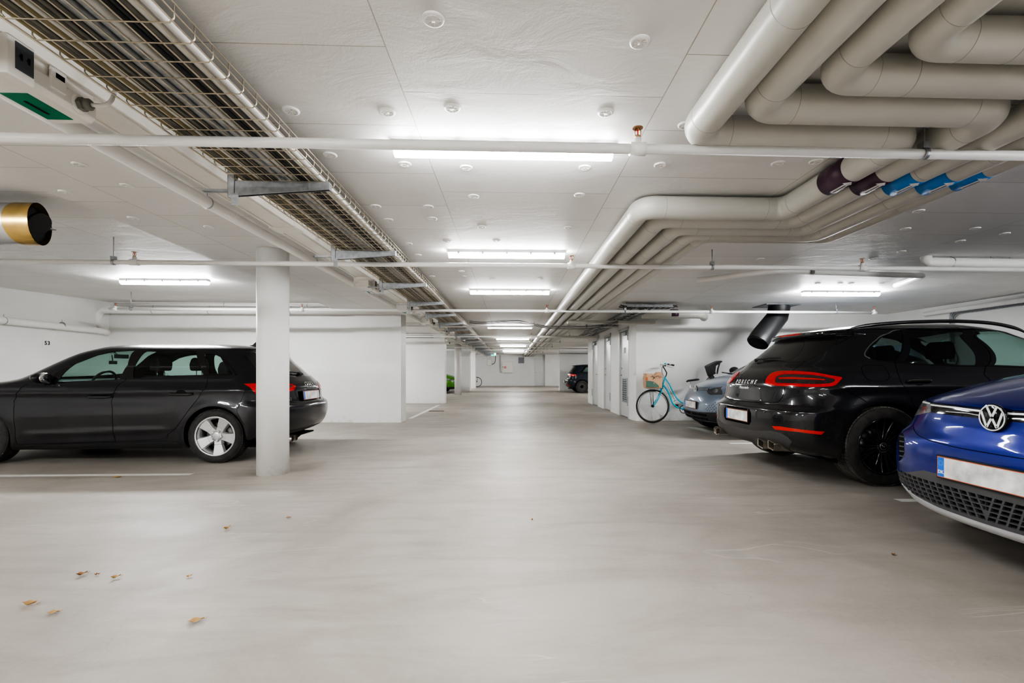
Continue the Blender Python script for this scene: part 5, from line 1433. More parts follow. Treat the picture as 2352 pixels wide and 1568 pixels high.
M['lamp_glass'] = flat('clear_headlamp', (0.24, 0.25, 0.265), 0.22, 0.4, coat=0.35, var=0.35, nscale=18)
M['trim_grey2'] = flat('mid_grey_plastic', (0.075, 0.075, 0.078), 0.5)
M['trim_dark2'] = flat('dark_grey_plastic_recess', (0.04, 0.04, 0.042), 0.55)
M['satin_silver'] = flat('satin_silver_paint', (0.56, 0.565, 0.575), 0.35, 0.25, var=0.04)
def g_(x0, y0, k): return lambda X, Y: (x0+X/k, y0+Y/k)
# ---------------------------------------------------------------- black sport utility car on the right
def car_suv():
    rows = [(.20, .62, 4.15, .86, .25, .3, 2.4, 2.4), (.25, .34, 4.4, .90, .32, .4, 2.5, 2.4), (.31, .10, 4.52, .92, .38, .5, 2.6, 2.4), (.40, .02, 4.62, .938, .42, .6, 2.7, 2.4), (.50, .0, 4.68, .950, .45, .7, 2.7, 2.4),
            (.60, .0, 4.699, .957, .46, .7, 2.7, 2.4), (.685, .01, 4.69, .9605, .47, .7, 2.7, 2.4), (.715, .04, 4.68, .961, .47, .7, 2.6, 2.4), (.745, .075, 4.66, .960, .46, .7, 2.5, 2.4), (.84, .085, 4.6, .955, .5, .7, 2.4, 2.4),
            (.92, .095, 4.45, .948, .52, .75, 2.4, 2.4), (.98, .12, 4.25, .935, .54, .8, 2.4, 2.4), (1.03, .16, 3.98, .916, .56, .8, 2.4, 2.4), (1.07, .205, 3.75, .895, .56, .7, 2.4, 2.4), (1.11, .26, 3.56, .866, .56, .6, 2.4, 2.4),
            (1.16, .325, 3.42, .830, .55, .5, 2.4, 2.5), (1.24, .425, 3.25, .785, .54, .45, 2.4, 2.6), (1.33, .535, 3.05, .735, .5, .42, 2.4, 2.6), (1.41, .63, 2.85, .690, .45, .4, 2.5, 2.6), (1.435, .655, 2.79, .675, .42, .4, 2.6, 2.6),
            (1.445, .620, 2.77, .668, .42, .4, 2.8, 2.6), (1.475, .615, 2.70, .650, .42, .4, 2.8, 2.6), (1.495, .66, 2.62, .632, .42, .4, 2.7, 2.6), (1.52, .84, 2.52, .60, .42, .4, 2.6, 2.5), (1.55, 1.06, 2.38, .53, .42, .36, 2.5, 2.4),
            (1.572, 1.30, 2.26, .43, .4, .3, 2.4, 2.3), (1.588, 1.55, 2.12, .28, .26, .25, 2.2, 2.2), (1.594, 1.75, 1.98, .03, .05, .05, 2, 2)]
    def crease(X, Y, Z):
        Y += 0.020*np.exp(-((Z-.93)/.05)**2)*np.exp(-((X-1.0)/.75)**2)*np.clip((Y-.5)/.3, 0, 1)
        m = np.clip((X-1.55)/.3, 0, 1)*np.clip((3.5-X)/.3, 0, 1)
        Y -= m*0.030*np.exp(-((Z-.62)/.16)**2); Y += m*.012*np.exp(-((Z-.92)/.04)**2)
    rows = [(q[0], q[1]+(.035 if q[1] < .3 else .02))+tuple(q[2:]) for q in rows]
    B = Body(rows, deform=arch_deform((.985, 3.792), .373, .44, 0.028, 0.075, crease))
    S = 1.037; hub = at_depth(2028.8, 1026, FPX/239.0)
    X0 = hub.x - .985*S + .022; Yc = hub.y + .952*S
    car = Car('sport_utility_car', 'black sport utility car with red curved tail-lights, parked nose to the right wall', 'car', (X0, Yc, 0), 0, S, B); car.side = -1
    car.under = {'side_glass': 'window_surround', 'lamp_inner': 'tail_lamp', 'lamp_stripe': 'tail_lamp'}
    car.holes += [arch_uv(B, .985, .373, .415), arch_uv(B, 3.792, .373, .415)]
    a, b, c = g_(1640, 720, 4.9), g_(1932, 720, 4.9), g_(1640, 900, 5.6)
    # rear glass with its wide black border, spoiler, brake light
    car.region('rear_window', 'glass_rear', [('r', 0, 1.432), ('r', .30, 1.428), a(1180, 205), a(1300, 215), a(1365, 250), a(1372, 345), a(1200, 455), a(1040, 530), a(900, 550), ('r', .25, 1.160), ('r', 0, 1.160)], 0.001, split=False)
    car.region('brake_lamp', 'lamp_red', [('r', 0, 1.492), ('r', .20, 1.490), ('r', .20, 1.468), ('r', 0, 1.470)], 0.002, split=False)
    car.region('spoiler_lip', 'black_gloss', [('r', 0, 1.466), ('r', .45, 1.462), ('r', .57, 1.452), ('r', .56, 1.440), ('r', 0, 1.436)], 0.004, split=False)
    car.seam([a(1300, 185), a(1380, 230), a(1388, 290), a(1372, 350)], 0.005, True)
    car.seam([a(1510, 165), a(1560, 215), a(1530, 265), a(1375, 355)], 0.004, True)
    # tail-lamp
    car.region('tail_lamp', 'lamp_red', [a(585, 785), a(598, 725), a(640, 680), a(710, 655), a(860, 648), a(1100, 662), a(1300, 695), a(1400, 712), a(1440, 728), a(1400, 775), a(1330, 818), a(1100, 826), a(900, 820), a(660, 808)], 0.006, True)
    car.region('lamp_inner', 'lamp_smoke', [a(692, 755), a(705, 715), a(760, 690), a(860, 683), a(1100, 692), a(1290, 722), a(1360, 745), a(1310, 785), a(1100, 795), a(900, 788), a(705, 780)], 0.003, True)
    car.region('lamp_stripe', 'lamp_orange', [a(730, 722), a(860, 718), a(1100, 728), a(1250, 742), a(1240, 752), a(1100, 744), a(860, 738), a(735, 738)], 0.006)
    # tailgate gap
    car.seam([a(1020, 535), a(870, 645)], 0.006); car.seam([a(800, 822), a(782, 900), a(755, 960), a(690, 1003), a(560, 1003), ('r', .15, .742), ('r', 0, .742)], 0.007, True)
    # number recess, valance, reflector
    car.region('number_recess', 'matte_black', [('r', 0, .675), ('r', .27, .672), ('r', .315, .63), ('r', .315, .54), ('r', .28, .505), ('r', 0, .505)], -0.03, split=False)
    car.region('reflector', 'lamp_orange', [a(655, 1265), a(745, 1268), a(1245, 1327), a(1205, 1362), a(950, 1330), a(690, 1303)], 0.004)
    car.region('valance', 'trim_grey', [('r', 0, .455), ('r', .35, .452), a(640, 1318), a(760, 1345), a(830, 1390), a(880, 1440), a(850, 1530), ('r', .55, .21), ('r', 0, .21)], 0.003, split=False)
    # side glass
    car.region('window_surround', 'black_gloss', [b(243, 460), b(290, 385), b(400, 275), b(560, 200), b(760, 165), b(1000, 142), b(1300, 132), b(1600, 150), b(1850, 200), ('s', 2.80, 1.34), ('s', 3.10, 1.18), ('s', 3.22, 1.10), ('s', 2.6, 1.095), b(1720, 592), b(1300, 592), b(900, 575), b(600, 552), b(400, 528), b(290, 500)], 0.002, False)
    car.seam([a(1000, 290), a(1018, 330), a(995, 400), a(930, 480), a(850, 545)], .004, True, mat='trim_dark2')
    car.seam([b(760, 168), b(660, 182), b(560, 205), b(480, 240), b(400, 290), b(330, 352), b(282, 412), b(262, 452), b(272, 480), b(320, 508)], .010, True, mat='satin_chrome', off=.005, name='window_trim')
    car.region('side_glass', 'glass_dark', [b(285, 468), b(330, 385), b(430, 293), b(560, 228), b(655, 212), b(595, 540), b(430, 522), b(335, 503)], 0.0)
    car.region('side_glass', 'glass_dark', [b(735, 205), b(900, 178), b(1150, 160), b(1310, 158), b(1400, 330), b(1500, 582), b(1300, 578), b(1000, 570), b(705, 552)], 0.0)
    car.region('side_glass', 'glass_clear', [b(1450, 160), b(1600, 175), b(1830, 215), ('s', 2.80, 1.31), ('s', 3.05, 1.18), ('s', 3.10, 1.12), ('s', 2.6, 1.115), b(1720, 578)], 0.0)
    # door gaps, filler flap
    car.seam([b(665, 190), b(600, 545), b(640, 680), b(700, 810), b(795, 990)], 0.006)
    car.seam([b(795, 990), ('s', 1.46, .60), ('s', 1.56, .33)], 0.006); car.seam([('s', 1.5, .33), ('s', 3.2, .33)], 0.006)
    car.seam([b(1350, 140), b(1630, 590), ('s', 2.02, .95), ('s', 2.0, .34)], 0.006)
    car.seam([('s', 3.22, 1.08), ('s', 3.25, .9), ('s', 3.15, .5), ('s', 3.15, .33)], 0.006)
    car.seam([b(232, 620), b(245, 590), b(300, 580), b(440, 585), b(500, 610), b(540, 690), b(520, 745), b(440, 760), b(330, 750), b(262, 700)], 0.004, True, True)
    car.seam([a(1400, 830), a(1720, 995)], 0.004)
    car.region('sill', 'trim_black', [('s', 1.45, .30), ('s', 3.32, .30), ('s', 3.34, .21), ('s', 1.43, .21)], 0.006)
    car.region('windscreen', 'glass_clear', [('f', 0, 1.52), ('f', .50, 1.49), ('f', .62, 1.35), ('f', .74, 1.18), ('f', .5, 1.12), ('f', 0, 1.11)], -0.002, split=False)
    car.region('headlamp', 'lamp_clear', [('f', .45, .86), ('f', .72, .90), ('s', 4.1, .93), ('s', 4.2, .82), ('f', .70, .76), ('f', .48, .78)], 0.002)
    car.region('grille', 'matte_black', [('f', 0, .62), ('f', .60, .60), ('f', .66, .50), ('f', .55, .40), ('f', 0, .40)], -0.01, split=False)
    M['paint_b'] = paint('black_suv_paint', (0.008, 0.0082, 0.010), flake=0.0, rough=0.25, dust=0.10)
    M['glass_rear'] = paint('dusty_rear_glass', (0.010, 0.010, 0.010), rough=0.3, dust=0.0)
    M['lamp_smoke'] = flat('smoked_lamp_lens', (0.035, 0.022, 0.022), 0.1, coat=1.0, var=0.4, nscale=30)
    M['trim_grey'] = flat('grey_textured_trim', (0.06, 0.058, 0.057), 0.5)
    car.build_shell('paint_b', (0.04, 0.035))
    r = car.root
    tub(r, .45, 4.3, .82, .24, .2); arches(r, (.985, 3.792), .43, .60, .90)
    for x in (.985, 3.792):
        for sd in (1, -1): wheel(r, x, .955, .373, .275, .258, 'twin', sd, mats=('tyre_dusty' if x < 2 else 'tyre', 'rim_black', 'black'))
    MB().tube([(.985, -.75, .36), (.985, .75, .36)], .05, 12).build('rear_axle', 'trim_black', r)
    # roof rails
    for sd in (1, -1):
        pts = [(.86, sd*.615, 1.487), (1.0, sd*.625, 1.52), (1.25, sd*.632, 1.548), (1.6, sd*.636, 1.568), (2.0, sd*.636, 1.574), (2.35, sd*.63, 1.555), (2.62, sd*.615, 1.505), (2.78, sd*.60, 1.44)]
        o = sagpts(pts); MB().tube(o, [.004+.014*min(1, 6*i/len(o), 6*(len(o)-1-i)/len(o)) for i in range(len(o))], 12).build('roof_rail', 'satin_rail', r)
        m = MB(); cx, cy, cz = 3.02, 1.02, 1.13
        m.grid(lambda p, q: Vector((cx+0.10*math.sin(PI*q)*math.cos(2*PI*p), sd*(cy+0.13*math.cos(PI*q)), cz+0.085*math.sin(PI*q)*math.sin(2*PI*p))), 21, 13)
        m.build('door_mirror', 'paint_b', r, merge=True)
        u, v = car.uv(('p',)+b(870, 768)); m4 = car.frame_at(u, v, sd)
        h = MB().tube(rpath([(-.11, 0, 0), (-.09, 0, .03), (.09, 0, .03), (.11, 0, 0)], .02), .015, 12, rx=0.9)
        o = h.build('door_handle', 'paint_b', r); o.matrix_local = m4
        MB().lathe([(.05, .001), (.03, .0005), (0, .0003)], 24, Matrix.Scale(0.75, 4, (0, 1, 0))).build('handle_cup', 'matte_black', o)
    # tailpipes: paired rounded rectangles
    for sd in (1, -1):
        for y in (.50, .625):
            prof = [(y-.052, .312), (y+.045, .294), (y+.055, .304), (y+.058, .362), (y+.050, .372), (y-.045, .390), (y-.055, .380)]
            prof = [(p*sd, q) for p, q in prof]
            mb = MB(); n = len(prof); cy = sum(p for p, q in prof)/n; cz = sum(q for p, q in prof)/n
            inn = [(cy+(p-cy)*.86, cz+(q-cz)*.82) for p, q in prof]; X_ = .045+(y-.5)*.3
            mb.add([(X_, p, q) for p, q in prof]+[(.55, p, q-.02) for p, q in prof]+[(X_, p, q) for p, q in inn]+[(.16, p, q) for p, q in inn],
                   [(i, (i+1) % n, n+(i+1) % n, n+i) for i in range(n)]+[(i, (i+1) % n, 2*n+(i+1) % n, 2*n+i) for i in range(n)]+[(2*n+i, 2*n+(i+1) % n, 3*n+(i+1) % n, 3*n+i) for i in range(n)])
            o = mb.build('tailpipe', 'tailpipe', r, bevel=.004)
            MB().add([(.15, p, q) for p, q in inn], [list(range(n))]).build('pipe_opening', 'matte_black', o)
    # badges
    half = np.broadcast_to(np.arange(B.nu) < B.nu/2, (B.nv, B.nu))
    def bent(txt, size, y0, z0, name, **kw):
        t = text_mesh(txt, size, .002, **kw); vs = []
        for p in t.v:
            u, v = B.find(lambda P: P[..., [1, 2]], (abs(y0-p[0]), z0+p[1]), half); q = B.ev(u, v).copy(); nn = B.ev(u, v, B.Nn).copy()
            if y0-p[0] < 0: q[1] *= -1; nn[1] *= -1
            vs.append(tuple(q+nn*(0.003+p[2])))
        t.v = vs; return t.build(name, 'logo_white', r)
    bent('PORSCHE', .060, .0, .955, 'maker_lettering', bold=.0008, spacing=2.05)
    bent('Macan turbo', .046, .0, .893, 'model_lettering', shear=.35, spacing=.9)
    u, v = B.find(lambda P: P[..., [1, 2]], (0, .59)); m4 = Matrix.Translation((0.012, 0, 0)) @ car.frame_at(0.0, v, 1)
    plate(r, m4, .50, .115)
    u, v = B.find(lambda P: P[..., [1, 2]], (0, 1.19)); m4 = car.frame_at(0, v, 1)
    wp = MB().tube([(-0.19, -.01, .004), (-.19, -.01, .03)], .016, 12); wp.tube([(-.19, -.01, .03), (0, .015, .028), (.28, .03, .016)], [.013, .010, .006], 8)
    wp.tube([(-.08, .012, .010), (.30, .022, .010)], .005, 6)
    o = wp.build('rear_wiper', 'black', r); o.matrix_local = m4
    for y in (-.47, -.2, .2, .47):
        u, v = B.find(lambda P: P[..., [1, 2]], (abs(y)+.05, .66), half); m4 = car.frame_at(u, v, 1 if y > 0 else -1)
        o = MB().lathe([(.010, .002), (.009, .003), (0, .003)], 16).build('parking_sensor', 'paint_b', r); o.matrix_local = m4
    for sd in (1, -1): seat(r, 2.15, sd*.38, headz=1.29)
    for y in (-.46, .46): seat(r, 1.25, y, w=.46, headz=1.24)
    MB().prism([(2.85, .6), (3.5, .6), (3.5, 1.06), (3.1, 1.10), (2.9, 1.0)], -.76, .76, 'y').build('dashboard', 'trim_black', r, bevel=.03)
    return car
def sagpts(pts, n=6):
    pts = [Vector(p) for p in pts]; out = []
    for i in range(len(pts)-1):
        p0 = pts[max(i-1, 0)]; p1 = pts[i]; p2 = pts[i+1]; p3 = pts[min(i+2, len(pts)-1)]
        for k in range(n):
            t = k/n; out.append(0.5*((2*p1)+(p2-p0)*t+(2*p0-5*p1+4*p2-p3)*t*t+(3*p1-p0-3*p2+p3)*t**3))
    out.append(pts[-1]); return out
car_b = car_suv()
# ---------------------------------------------------------------- blue car, nose towards the aisle
def nose_car(name, label, spec, loc, S, paintmat, L, hw, wx, wR, arch, step, finish, side=1):
    rows = [(z, xr, L-fx, hw*wk, .5, lf, 2.5, p) for (z, xr, fx, wk, lf, p) in spec]
    B = Body(rows, na=56, deform=arch_deform(wx, wR, arch+.02, .018, .06))
    car = Car(name, label, 'car', loc, PI, S, B); car.side = side
    car.holes += [arch_uv(B, wx[0], wR, arch), arch_uv(B, wx[1], wR, arch)]
    finish(car, B)
    car.build_shell(paintmat, step)
    r = car.root; tub(r, .35, L-.6, hw*.85, .22, .2); arches(r, wx, arch+.015, .58, hw*.945)
    for x in wx:
        for sd in (1, -1): wheel(r, x, hw*.985, wR, .235, wR*.66, 'five' if 'blue' in name else 'steel', sd, mats=('tyre', 'rim_silver' if name != 'small_car' else 'steel_rim', 'black'))
    for sd in (1, -1): seat(r, L*.45, sd*.37, headz=1.22)
    for y in (-.45, .45): seat(r, L*.24, y, w=.46, headz=1.15)
    return car
def fin_suv_blue(car, B):
    b, d = g_(1932, 720, 4.9), g_(1932, 910, 4.9)
    car.under = {'lamp_arc': 'headlamp', 'lamp_unit': 'headlamp', 'light_line': 'light_band', 'side_glass': 'window_surround', 'grille_opening': 'lower_grille', 'duct_fin': 'air_duct'}
    car.region('headlamp', 'lamp_glass', [b(905, 880), b(935, 930), b(1003, 1000), b(1018, 1008), b(1018, 1108), b(900, 1135), b(810, 1152), b(778, 1125), b(830, 990), b(870, 915)], 0.003)
    car.region('lamp_arc', 'logo_white', [b(872, 920), b(895, 950), b(950, 990), b(1005, 1008), b(1008, 1022), b(940, 1008), b(885, 975), b(862, 940)], 0.005)
    car.region('lamp_unit', 'lamp_silver', [b(862, 1050), b(880, 1025), b(915, 1015), b(955, 1022), b(975, 1045), b(965, 1075), b(930, 1090), b(890, 1100), b(905, 1080), b(885, 1075)], 0.004, True)
    car.region('light_band', 'black_gloss', [b(1018, 1003), b(1300, 1040), b(1600, 1075), ('f', 0, .875), ('f', 0, .792), b(1560, 1180), b(1300, 1150), b(1019, 1112)], 0.002, split=False)
    car.region('light_line', 'logo_white', [b(1018, 1022), b(1300, 1052), b(1600, 1092), ('f', 0, .866), ('f', 0, .852), b(1600, 1112), b(1300, 1070), b(1018, 1036)], 0.006, split=False)
    car.region('light_line', 'satin_chrome', [b(1180, 1100), b(1430, 1118), b(1600, 1145), ('f', 0, .826), ('f', 0, .814), b(1600, 1160), b(1430, 1126), b(1190, 1106)], 0.005, split=False)
    # bonnet gap and wing line
    car.seam([b(905, 870), b(960, 970), b(1015, 998), b(1300, 1030), b(1600, 1066), ('f', 0, .886)], 0.006, False)
    car.seam([('f', .68, .78), ('f', .60, .72), ('f', .50, .685), ('f', .38, .665), ('f', .25, .656), ('f', .12, .652), ('f', 0, .652)], 0.004, True)
    # air duct on the corner
    car.region('air_duct', 'matte_black', [d(630, 392), d(700, 418), d(715, 500), d(712, 640), d(680, 700), d(655, 735), d(645, 640), d(635, 500)], -0.003)
    for k in range(5): car.region('duct_fin', 'trim_grey2', [d(658, 440+55*k), d(708, 450+55*k), d(708, 462+55*k), d(658, 455+55*k)], 0.002)
    # lower grille: grey textured plastic with slanted openings, then silver lip
    edge = [(0, .283), (.30, .286), (.55, .302), (.70, .330)]; low = [(0, .238), (.30, .242), (.55, .262), (.70, .302)]
    car.region('underside', 'trim_black', [('f',)+p for p in low]+[('f', .80, .335), ('s', 4.10, .30), ('s', 4.00, .28), ('s', 4.1, .203), ('f', .5, .203), ('f', 0, .203)], -0.002, split=False)
    car.region('lower_grille', 'trim_grey2', [('f', 0, .470), ('f', .25, .470), d(1110, 878), d(930, 832), d(780, 850), d(655, 850), ('s', 3.98, .44), ('s', 3.99, .36), ('f', .80, .36)]+[('f',)+p for p in edge[::-1]], 0.001, split=False)
    car.region('silver_lip', 'satin_silver', [('f',)+p for p in edge]+[('f',)+p for p in low[::-1]], 0.008, split=False)
    car.region('side_lip', 'trim_grey2', [('f', .70, .330), ('f', .80, .365), ('s', 4.05, .40), ('s', 4.00, .32), ('f', .80, .325), ('f', .70, .302)], 0.008)
    # openings
    rowsN = 7
    for i in range(rowsN):
        z = .305+.0262*i
        for j in range(0, 19):
            y = -.05+.050*j+.010*i
            cells = [(max(.001, y+.003), z), (max(.002, y+.042), z), (max(.002, y+.050), z+.020), (max(.001, y+.011), z+.020)]
            if y+.042 < 0.012: continue
            lim = .80-.10*max(0, 3-i)/3 - (.05 if i > 4 else 0)
            if y+.045 > lim: continue
            if z+.02 > .452-.02*(y < .3): continue
            car.region('grille_opening', 'matte_black' if y < .62 else 'trim_dark2', [('f',)+p for p in cells], -0.014 if y < .62 else -.004, split=False)
    # parking sensor / tow cover circles
    cyc = [('f', .665+.022*math.cos(t), .52+.028*math.sin(t)) for t in [2*PI*k/16 for k in range(16)]]
    car.seam(cyc, .003, False, True)
    # glass
    car.region('windscreen', 'glass_clear', [('f', 0, 1.53), ('f', .50, 1.50), ('f', .62, 1.36), ('f', .72, 1.2), ('f', .5, 1.115), ('f', 0, 1.10)], -0.002, split=False)
    car.region('window_surround', 'black_gloss', [('s', 3.35, 1.06), ('s', 2.9, 1.40), ('s', 2.4, 1.52), ('s', 1.4, 1.52), ('s', .7, 1.30), ('s', .65, 1.12)], 0.001)
    car.region('side_glass', 'glass_dark', [('s', 3.15, 1.09), ('s', 2.80, 1.38), ('s', 2.38, 1.49), ('s', 1.4, 1.49), ('s', .8, 1.30), ('s', .8, 1.14)], -0.003)
M['paint_c'] = paint('deep_blue_metallic_paint', (0.001, 0.011, 0.17), flake=0.03, rough=0.32, metal=0.35, dust=0.0)
sp4 = [(.20, .6, .50, .86, .35, 2.3), (.225, .4, .17, .91, .5, 2.3), (.245, .3, .07, .935, .58, 2.3), (.28, .15, .040, .955, .62, 2.35), (.36, .05, .030, .985, .62, 2.7), (.47, 0, .022, .998, .62, 2.8), (.58, 0, .026, 1.0, .62, 2.8), (.66, .0, .040, 1.0, .64, 2.7),
       (.72, .02, .06, 1.0, .68, 2.4), (.78, .05, .078, .998, .72, 2.35), (.84, .06, .085, .992, .78, 2.3), (.885, .08, .10, .982, .84, 2.3), (.915, .1, .15, .972, .9, 2.3), (.955, .12, .27, .957, .95, 2.3), (1.0, .14, .45, .938, .95, 2.4),
       (1.04, .16, .66, .915, .9, 2.5), (1.075, .2, .88, .89, .8, 2.5), (1.10, .23, 1.05, .87, .7, 2.5), (1.14, .28, 1.17, .845, .6, 2.5), (1.25, .35, 1.40, .80, .5, 2.6), (1.38, .45, 1.68, .745, .45, 2.6), (1.48, .5, 1.93, .70, .42, 2.6), (1.54, .5, 2.15, .64, .4, 2.5), (1.58, .8, 2.4, .5, .35, 2.4), (1.60, 1.2, 2.7, .3, .25, 2.2), (1.605, 1.5, 2.95, .03, .05, 2)]
S_ = 1.037
p_logo = on_y(2278, 961.8, 2.44)
X4 = 2.50
car_c = nose_car('blue_car', 'deep blue car nose to the aisle, with silver lip and honeycomb lower grille', sp4, (X4+4.584*S_, 2.44, 0), S_, 'paint_c', 4.584, .926, (.95, 3.72), .37, .41, (0.04, 0.03), fin_suv_blue, side=-1)
r = car_c.root; B = car_c.B
def frontframe(car, z, dy=0, push=0.0):
    B = car.B; half = np.broadcast_to(np.arange(B.nu) >= B.nu/2, (B.nv, B.nu))
    u, v = B.find(lambda P: P[..., [1, 2]], (abs(dy), z), half); m = car.frame_at(min(u, B.nu-1.001), v, 1 if dy >= 0 else -1)
    return Matrix.Translation((push, 0, 0)) @ m
def plumb(m, push):
    """frame at m's origin, upright, facing the car's front"""
    o = m.translation; return Matrix(((0, 0, 1, o.x+push), (1, 0, 0, o.y), (0, 1, 0, o.z), (0, 0, 0, 1)))
vwlogo(plumb(frontframe(car_c, .832), .012), .0675, r)
o = MB().lathe([(.007, .010), (.006, .014), (0, .0145)], 16).build('camera_eye', 'black', r); o.matrix_local = plumb(frontframe(car_c, .832), .012) @ Matrix.Translation((0, -.045, 0))
plate(r, plumb(frontframe(car_c, .535), .008), .50, .115, dk=True)
for sd in (1, -1):
    MB().grid(lambda p, q: Vector((3.02+0.10*math.sin(PI*q)*math.cos(2*PI*p), sd*(1.0+0.12*math.cos(PI*q)), 1.15+0.08*math.sin(PI*q)*math.sin(2*PI*p))), 21, 13).build('door_mirror', 'paint_c', r, merge=True)
    MB().tube([(3.02, sd*.84, 1.08), (3.02, sd*.95, 1.12)], .03, 10).build('mirror_arm', 'black', r)
# ---------------------------------------------------------------- grey-blue hatchback behind
def fin_greyblue(car, B):
    h = g_(1550, 800, 7.84)
    car.under = {'lamp_unit': 'headlamp', 'side_glass': 'window_surround', 'grille_mesh': 'lower_grille'}
    car.region('headlamp', 'lamp_clear', [h(575, 770), h(610, 745), h(700, 712), h(862, 685), h(860, 830), h(650, 838), h(600, 815)], 0.002)
    car.region('lamp_unit', 'lamp_silver', [h(700, 735), h(760, 720), h(775, 765), h(740, 800), h(690, 780)], 0.003, True)
    car.region('front_strip', 'black_gloss', [('f', 0, .775), ('f', .40, .785), ('f', .40, .762), ('f', 0, .75)], 0.002, split=False)
    car.region('light_line', 'logo_white', [('f', .06, .766), ('f', .38, .776), ('f', .38, .771), ('f', .06, .760)], 0.004, split=False)
    car.seam([('f', 0, .79), ('f', .42, .81), ('f', .60, .85), ('f', .68, .93), ('f', .70, 1.0)], 0.006, True)
    car.region('lower_grille', 'trim_black', [('f', 0, .385), ('f', .42, .395), ('f', .74, .42), ('f', .80, .38), ('f', .80, .27), ('f', .72, .235), ('f', .4, .23), ('f', 0, .225)], -0.004, split=False)
    for k in range(2):
        for j in range(9):
            y = .03+.055*j; z = .26+.068*k
            car.region('grille_mesh', 'matte_black', [('f', y, z), ('f', y+.043, z), ('f', y+.043, z+.038), ('f', y, z+.038)], -0.016, split=False)
    for i in range(6):
        for j in range(7):
            y = .44+.05*j+.025*(i % 2)+.0*i; z = .43+.028*i
            if y > .80 or y < .50-.03*i+.14*0 : continue
            if (z-.43) > (y-.40)*.55: continue
            car.region('hex_dimple', 'trim_dark2', [('f', y+.010*math.cos(t), z+.008*math.sin(t)) for t in [PI/3*q for q in range(6)]], -0.002, split=False)
    car.region('windscreen', 'glass_clear', [('f', 0, 1.50), ('f', .48, 1.47), ('f', .60, 1.33), ('f', .70, 1.15), ('f', .5, 1.035), ('f', 0, 1.015)], -0.002, split=False)
    car.region('window_surround', 'black_gloss', [('s', 3.30, 1.03), ('s', 2.8, 1.35), ('s', 2.3, 1.47), ('s', 1.2, 1.46), ('s', .6, 1.25), ('s', .55, 1.06)], 0.001)
    car.region('side_glass', 'glass_dark', [('s', 3.1, 1.06), ('s', 2.7, 1.33), ('s', 2.28, 1.44), ('s', 1.2, 1.43), ('s', .7, 1.25), ('s', .7, 1.08)], -0.003)
M['paint_d'] = paint('grey_blue_metallic_paint', (0.17, 0.21, 0.27), flake=0.1, rough=0.3, metal=0.3, dust=0.15)
sp3 = [(.20, .5, .40, .86, .35, 2.3), (.225, .35, .14, .91, .5, 2.3), (.25, .25, .05, .935, .52, 2.5), (.30, .15, .015, .955, .58, 2.6), (.40, .05, .0, .975, .60, 2.7), (.52, 0, .008, .99, .62, 2.7), (.62, 0, .035, 1.0, .64, 2.6), (.70, .03, .07, 1.0, .68, 2.5),
       (.76, .06, .10, .995, .74, 2.45), (.80, .07, .13, .985, .78, 2.4), (.85, .09, .21, .972, .9, 2.3), (.90, .11, .33, .955, .9, 2.3), (.95, .13, .50, .935, .85, 2.4), (.99, .16, .66, .91, .8, 2.4), (1.015, .18, .78, .895, .7, 2.5),
       (1.06, .22, .88, .865, .6, 2.5), (1.18, .32, 1.12, .81, .5, 2.6), (1.30, .40, 1.38, .755, .45, 2.6), (1.41, .46, 1.66, .70, .42, 2.6), (1.48, .5, 1.9, .64, .4, 2.5), (1.52, .8, 2.15, .52, .35, 2.4), (1.545, 1.2, 2.5, .3, .25, 2.2), (1.55, 1.5, 2.7, .03, .05, 2)]
X3 = 3.26
car_d = nose_car('hatchback_car', 'grey-blue hatchback half hidden behind the black car, nose to the aisle beside the bicycle', sp3, (X3+4.261*S_, 8.50, 0), S_, 'paint_d', 4.261, .9045, (.78, 3.55), .345, .385, (0.05, 0.035), fin_greyblue, side=1)
r = car_d.root
vwlogo(plumb(frontframe(car_d, .762), .012), .066, r)
plate(r, plumb(frontframe(car_d, .50), .010), .50, .115)
for sd in (1, -1):
    MB().grid(lambda p, q: Vector((3.02+0.09*math.sin(PI*q)*math.cos(2*PI*p), sd*(.98+0.11*math.cos(PI*q)), 1.09+0.075*math.sin(PI*q)*math.sin(2*PI*p))), 21, 13).build('door_mirror', 'black', r, merge=True)
    MB().tube([(3.02, sd*.82, 1.03), (3.02, sd*.93, 1.07)], .03, 10).build('mirror_arm', 'black', r)
MB().tube([(3.58, .1, 1.03), (3.50, -.45, 1.055)], .012, 8).build('front_wiper', 'black', r)
# ---------------------------------------------------------------- small green car far left
def fin_green(car, B):
    car.under = {'side_glass': 'window_surround'}
    car.region('headlamp', 'lamp_silver', [('f', .50, .62), ('f', .72, .72), ('s', 3.5, .80), ('s', 3.6, .70), ('f', .70, .60)], 0.002)
    car.region('lower_body', 'trim_black', [('f', 0, .33), ('f', .7, .33), ('s', 3.3, .33), ('s', 3.3, .2), ('f', .6, .2), ('f', 0, .2)], 0.003, split=False)
    car.region('windscreen', 'glass_clear', [('f', 0, 1.50), ('f', .48, 1.47), ('f', .60, 1.33), ('f', .70, 1.15), ('f', .5, 1.035), ('f', 0, 1.015)], -0.002, split=False)
    car.region('window_surround', 'black_gloss', [('s', 3.35, .98), ('s', 2.8, 1.35), ('s', 2.3, 1.47), ('s', 1.2, 1.46), ('s', .6, 1.25), ('s', .55, 1.02)], 0.001)
    car.region('side_glass', 'glass_dark', [('s', 3.1, 1.02), ('s', 2.7, 1.33), ('s', 2.28, 1.44), ('s', 1.2, 1.43), ('s', .7, 1.25), ('s', .7, 1.06)], -0.003)
    car.seam([('s', 3.35, 1.0), ('s', 3.25, .7), ('s', 3.05, .35)], 0.02)
M['paint_e'] = paint('bright_green_paint', (0.06, 0.22, 0.015), rough=0.3)
pg = on_y(1035, 899, 26.0)
